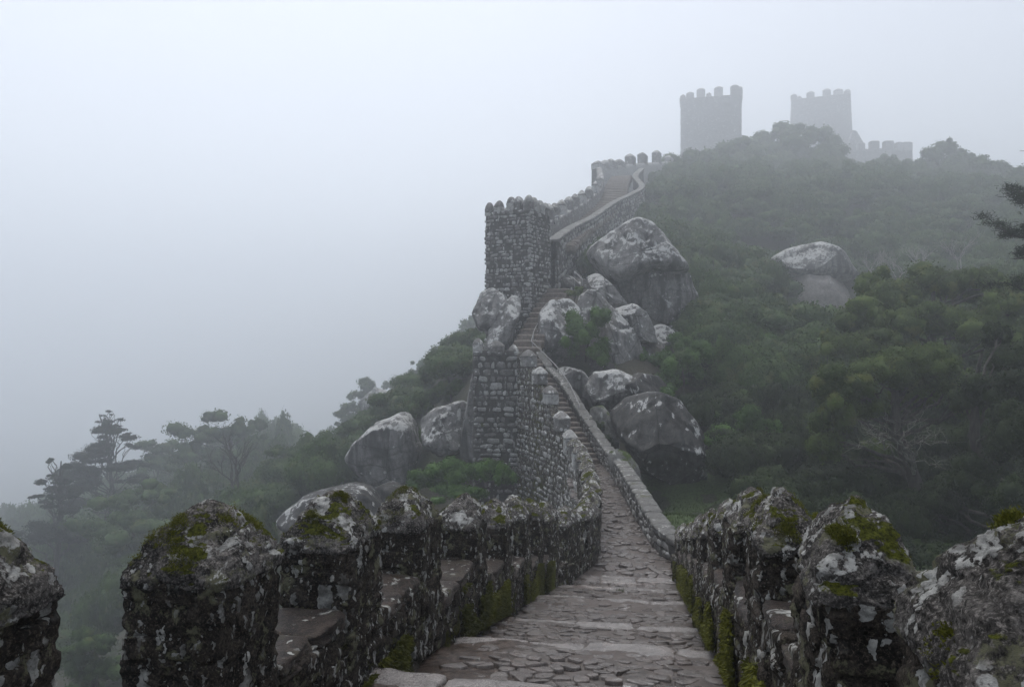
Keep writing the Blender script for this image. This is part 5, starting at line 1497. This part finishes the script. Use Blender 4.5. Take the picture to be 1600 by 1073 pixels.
scrub("undergrowth", "dark undergrowth below the oaks", 230, (5.5, 26), (13, 41), (0.8, 1.7), (0.9, 2.4), DARK, 7, ok_gully)

# lawn below the dark slab
lx = np.linspace(3.6, 12.0, 80); ly = np.linspace(18, 33, 90)
LX, LY = np.meshgrid(lx, ly)
z = terrain(LX.ravel(), LY.ravel()) + 0.06
tag(obj("lawn", mk_mesh("lawn", np.stack([LX.ravel(), LY.ravel(), z], 1), grid_faces(90, 80), M['lawn'])), kind="structure")
rng = np.random.default_rng(3)
n = 36000
x = rng.uniform(3.9, 11.5, n); y = rng.uniform(18, 33, n); z = terrain(x, y) + 0.04
p = np.stack([x, y, z], 1)
d = rng.normal(size=(n, 3)) * np.array([0.5, 0.5, 0]) + np.array([0, 0, 1.0]); L = 0.05 + 0.1 * rng.random(n)[:, None]
w = rng.normal(size=(n, 3)); w[:, 2] = 0; w *= 0.010 / np.linalg.norm(w, axis=1, keepdims=True)
v = np.stack([p - w, p + w, p + d * L], 1).reshape(-1, 3)
tag(obj("grass", mk_mesh("grass", v, np.arange(n * 3).reshape(n, 3), M['grass'], False)), "short grass on the little lawn below the dark slab", "grass", kind="stuff")

# ---------------------------------------------------------------- steel handrails along the flights
def rail(label, top, low, posts):
    root = empty("handrail", P(*posts[0]), label, "handrail")
    def line(pts, r):
        q = Path([P(*p) for p in pts], 6).p
        return tube(q, np.full(len(q), r), 6)
    for nm, pts in (("top_rail", top), ("lower_rail", low)):
        v, f = line(pts, 0.022); obj(nm, mk_mesh(nm, v, f, M['steel']), root)
    for (px, py, D) in posts:
        a = P(px, py, D); 
        tp = min((abs(800 + FPX * q[0] / q[1] - px), tuple(q)) for q in Path([P(*p) for p in top], 10).p)[1]
        v, f = tube([a + np.array([0, 0, -0.25]), np.array(tp)], [0.025, 0.025], 6); obj("post", mk_mesh("post", v, f, M['steel']), root)
rail("thin steel handrail down the lower flight beside the spotted boulder",
     [(906, 634, 33.7), (888, 597, 35.9), (871, 574, 37.1), (850, 552, 38.2), (830, 533, 39.0)],
     [(905, 652, 33.7), (888, 616, 35.9), (871, 592, 37.1), (850, 568, 38.2), (830, 545, 39.0)],
     [(905, 662, 33.7), (872, 605, 37.0), (831, 556, 39.0)])
rail("thin steel handrail bending up the upper flight beside the pale boulder",
     [(830, 533, 39.0), (835, 515, 40.0), (843, 500, 41.0), (847, 484, 42.4)],
     [(832, 545, 39.0), (838, 526, 40.0), (847, 511, 41.0), (850, 496, 42.4)],
     [(833, 552, 39.2), (848, 505, 42.2)])
rail("short leaning steel wires at the landing under the retaining wall",
     [(897, 424, 46.8), (905, 431, 46.0), (911, 438, 45.6)], [(893, 432, 46.8), (902, 440, 46.0), (908, 446, 45.6)], [(898, 446, 46.6), (910, 455, 45.7)])

# ---------------------------------------------------------------- moss tufts and a grass tuft
def moss_on(parent_idx, n, seed, inner, sign, Dr, hmax):
    rng = np.random.default_rng(seed)
    root = [o for o in bpy.data.objects if o.name.startswith("parapet_wall") and o.parent is None][parent_idx]
    D = rng.uniform(*Dr, n * 4); h = rng.random(n * 4) ** 1.5 * hmax
    X = np.array([inner(d) for d in D]); fl = np.array([FL(d) for d in D])
    p = np.stack([X, D, fl + h], 1)
    m = fbm(p * np.array([1.9, 1.9, 1.6]), 4, seed) + 0.22 - h / hmax * 0.55
    p = p[m > 0.15][:n]
    k = len(p)
    p[:, 0] += sign * (0.03 + 0.03 * rng.random(k))
    d = rng.normal(size=(k, 3)) * 0.6 + np.array([sign * 0.7, 0, -0.55]); d /= np.linalg.norm(d, axis=1, keepdims=True)
    w = np.cross(d, rng.normal(size=(k, 3))); w /= np.linalg.norm(w, axis=1, keepdims=True)
    s = (0.010 + 0.014 * rng.random(k))[:, None]
    v = np.stack([p - w * s * 0.5, p + w * s * 0.5, p + d * s * 2.0], 1).reshape(-1, 3)
    x = obj("moss", mk_mesh("moss", v, np.arange(k * 3).reshape(k, 3), M['moss'], False), root); x["kind"] = "stuff"
moss_on(0, 60000, 1, inL, 1, (4.2, 14.5), 0.50)
moss_on(1, 40000, 2, inR, -1, (3.5, 15.5), 0.45)
tb = P(968, 927, 14.1)
n = 90
d = rng.normal(size=(n, 3)) * np.array([0.45, 0.45, 0]) + np.array([0, 0, 1.0]); L = 0.06 + 0.09 * rng.random(n)[:, None]
p = tb + rng.normal(size=(n, 3)) * np.array([0.045, 0.03, 0.0]); p[:, 2] = tb[2] - 0.02
w = rng.normal(size=(n, 3)); w[:, 2] = 0; w *= 0.008 / np.linalg.norm(w, axis=1, keepdims=True)
v = np.stack([p - w, p + w, p + d * L], 1).reshape(-1, 3)
tag(obj("grass_tuft", mk_mesh("grass_tuft", v, np.arange(n * 3).reshape(n, 3), M['grass'], False)), "small green grass tuft growing in a stair joint", "plant")

# ---------------------------------------------------------------- the fog
hx, hy0, hy1, hz0, hz1 = 890.0, -540.0, 1040.0, -126.0, 103.0
v = np.array([(sx, sy, sz) for sz in (hz0, hz1) for sy in (hy0, hy1) for sx in (-hx, hx)])
f = np.array([(0, 2, 3, 1), (4, 5, 7, 6), (0, 1, 5, 4), (2, 6, 7, 3), (0, 4, 6, 2), (1, 3, 7, 5)])
hm = bpy.data.materials.new("fog"); hm.use_nodes = True
hn = hm.node_tree.nodes; hn.remove(hn["Principled BSDF"])
pv = hn.new("ShaderNodeVolumePrincipled")
pv.inputs["Color"].default_value = (*HAZE_COLOR, 1)
pv.inputs["Density"].default_value = HAZE_DENSITY
pv.inputs["Anisotropy"].default_value = 0.60
hm.node_tree.links.new(pv.outputs[0], hn["Material Output"].inputs["Volume"])
tag(obj("haze", mk_mesh("haze", v, f, hm, False)), "pale even fog filling the air over the hill", "fog", kind="stuff")
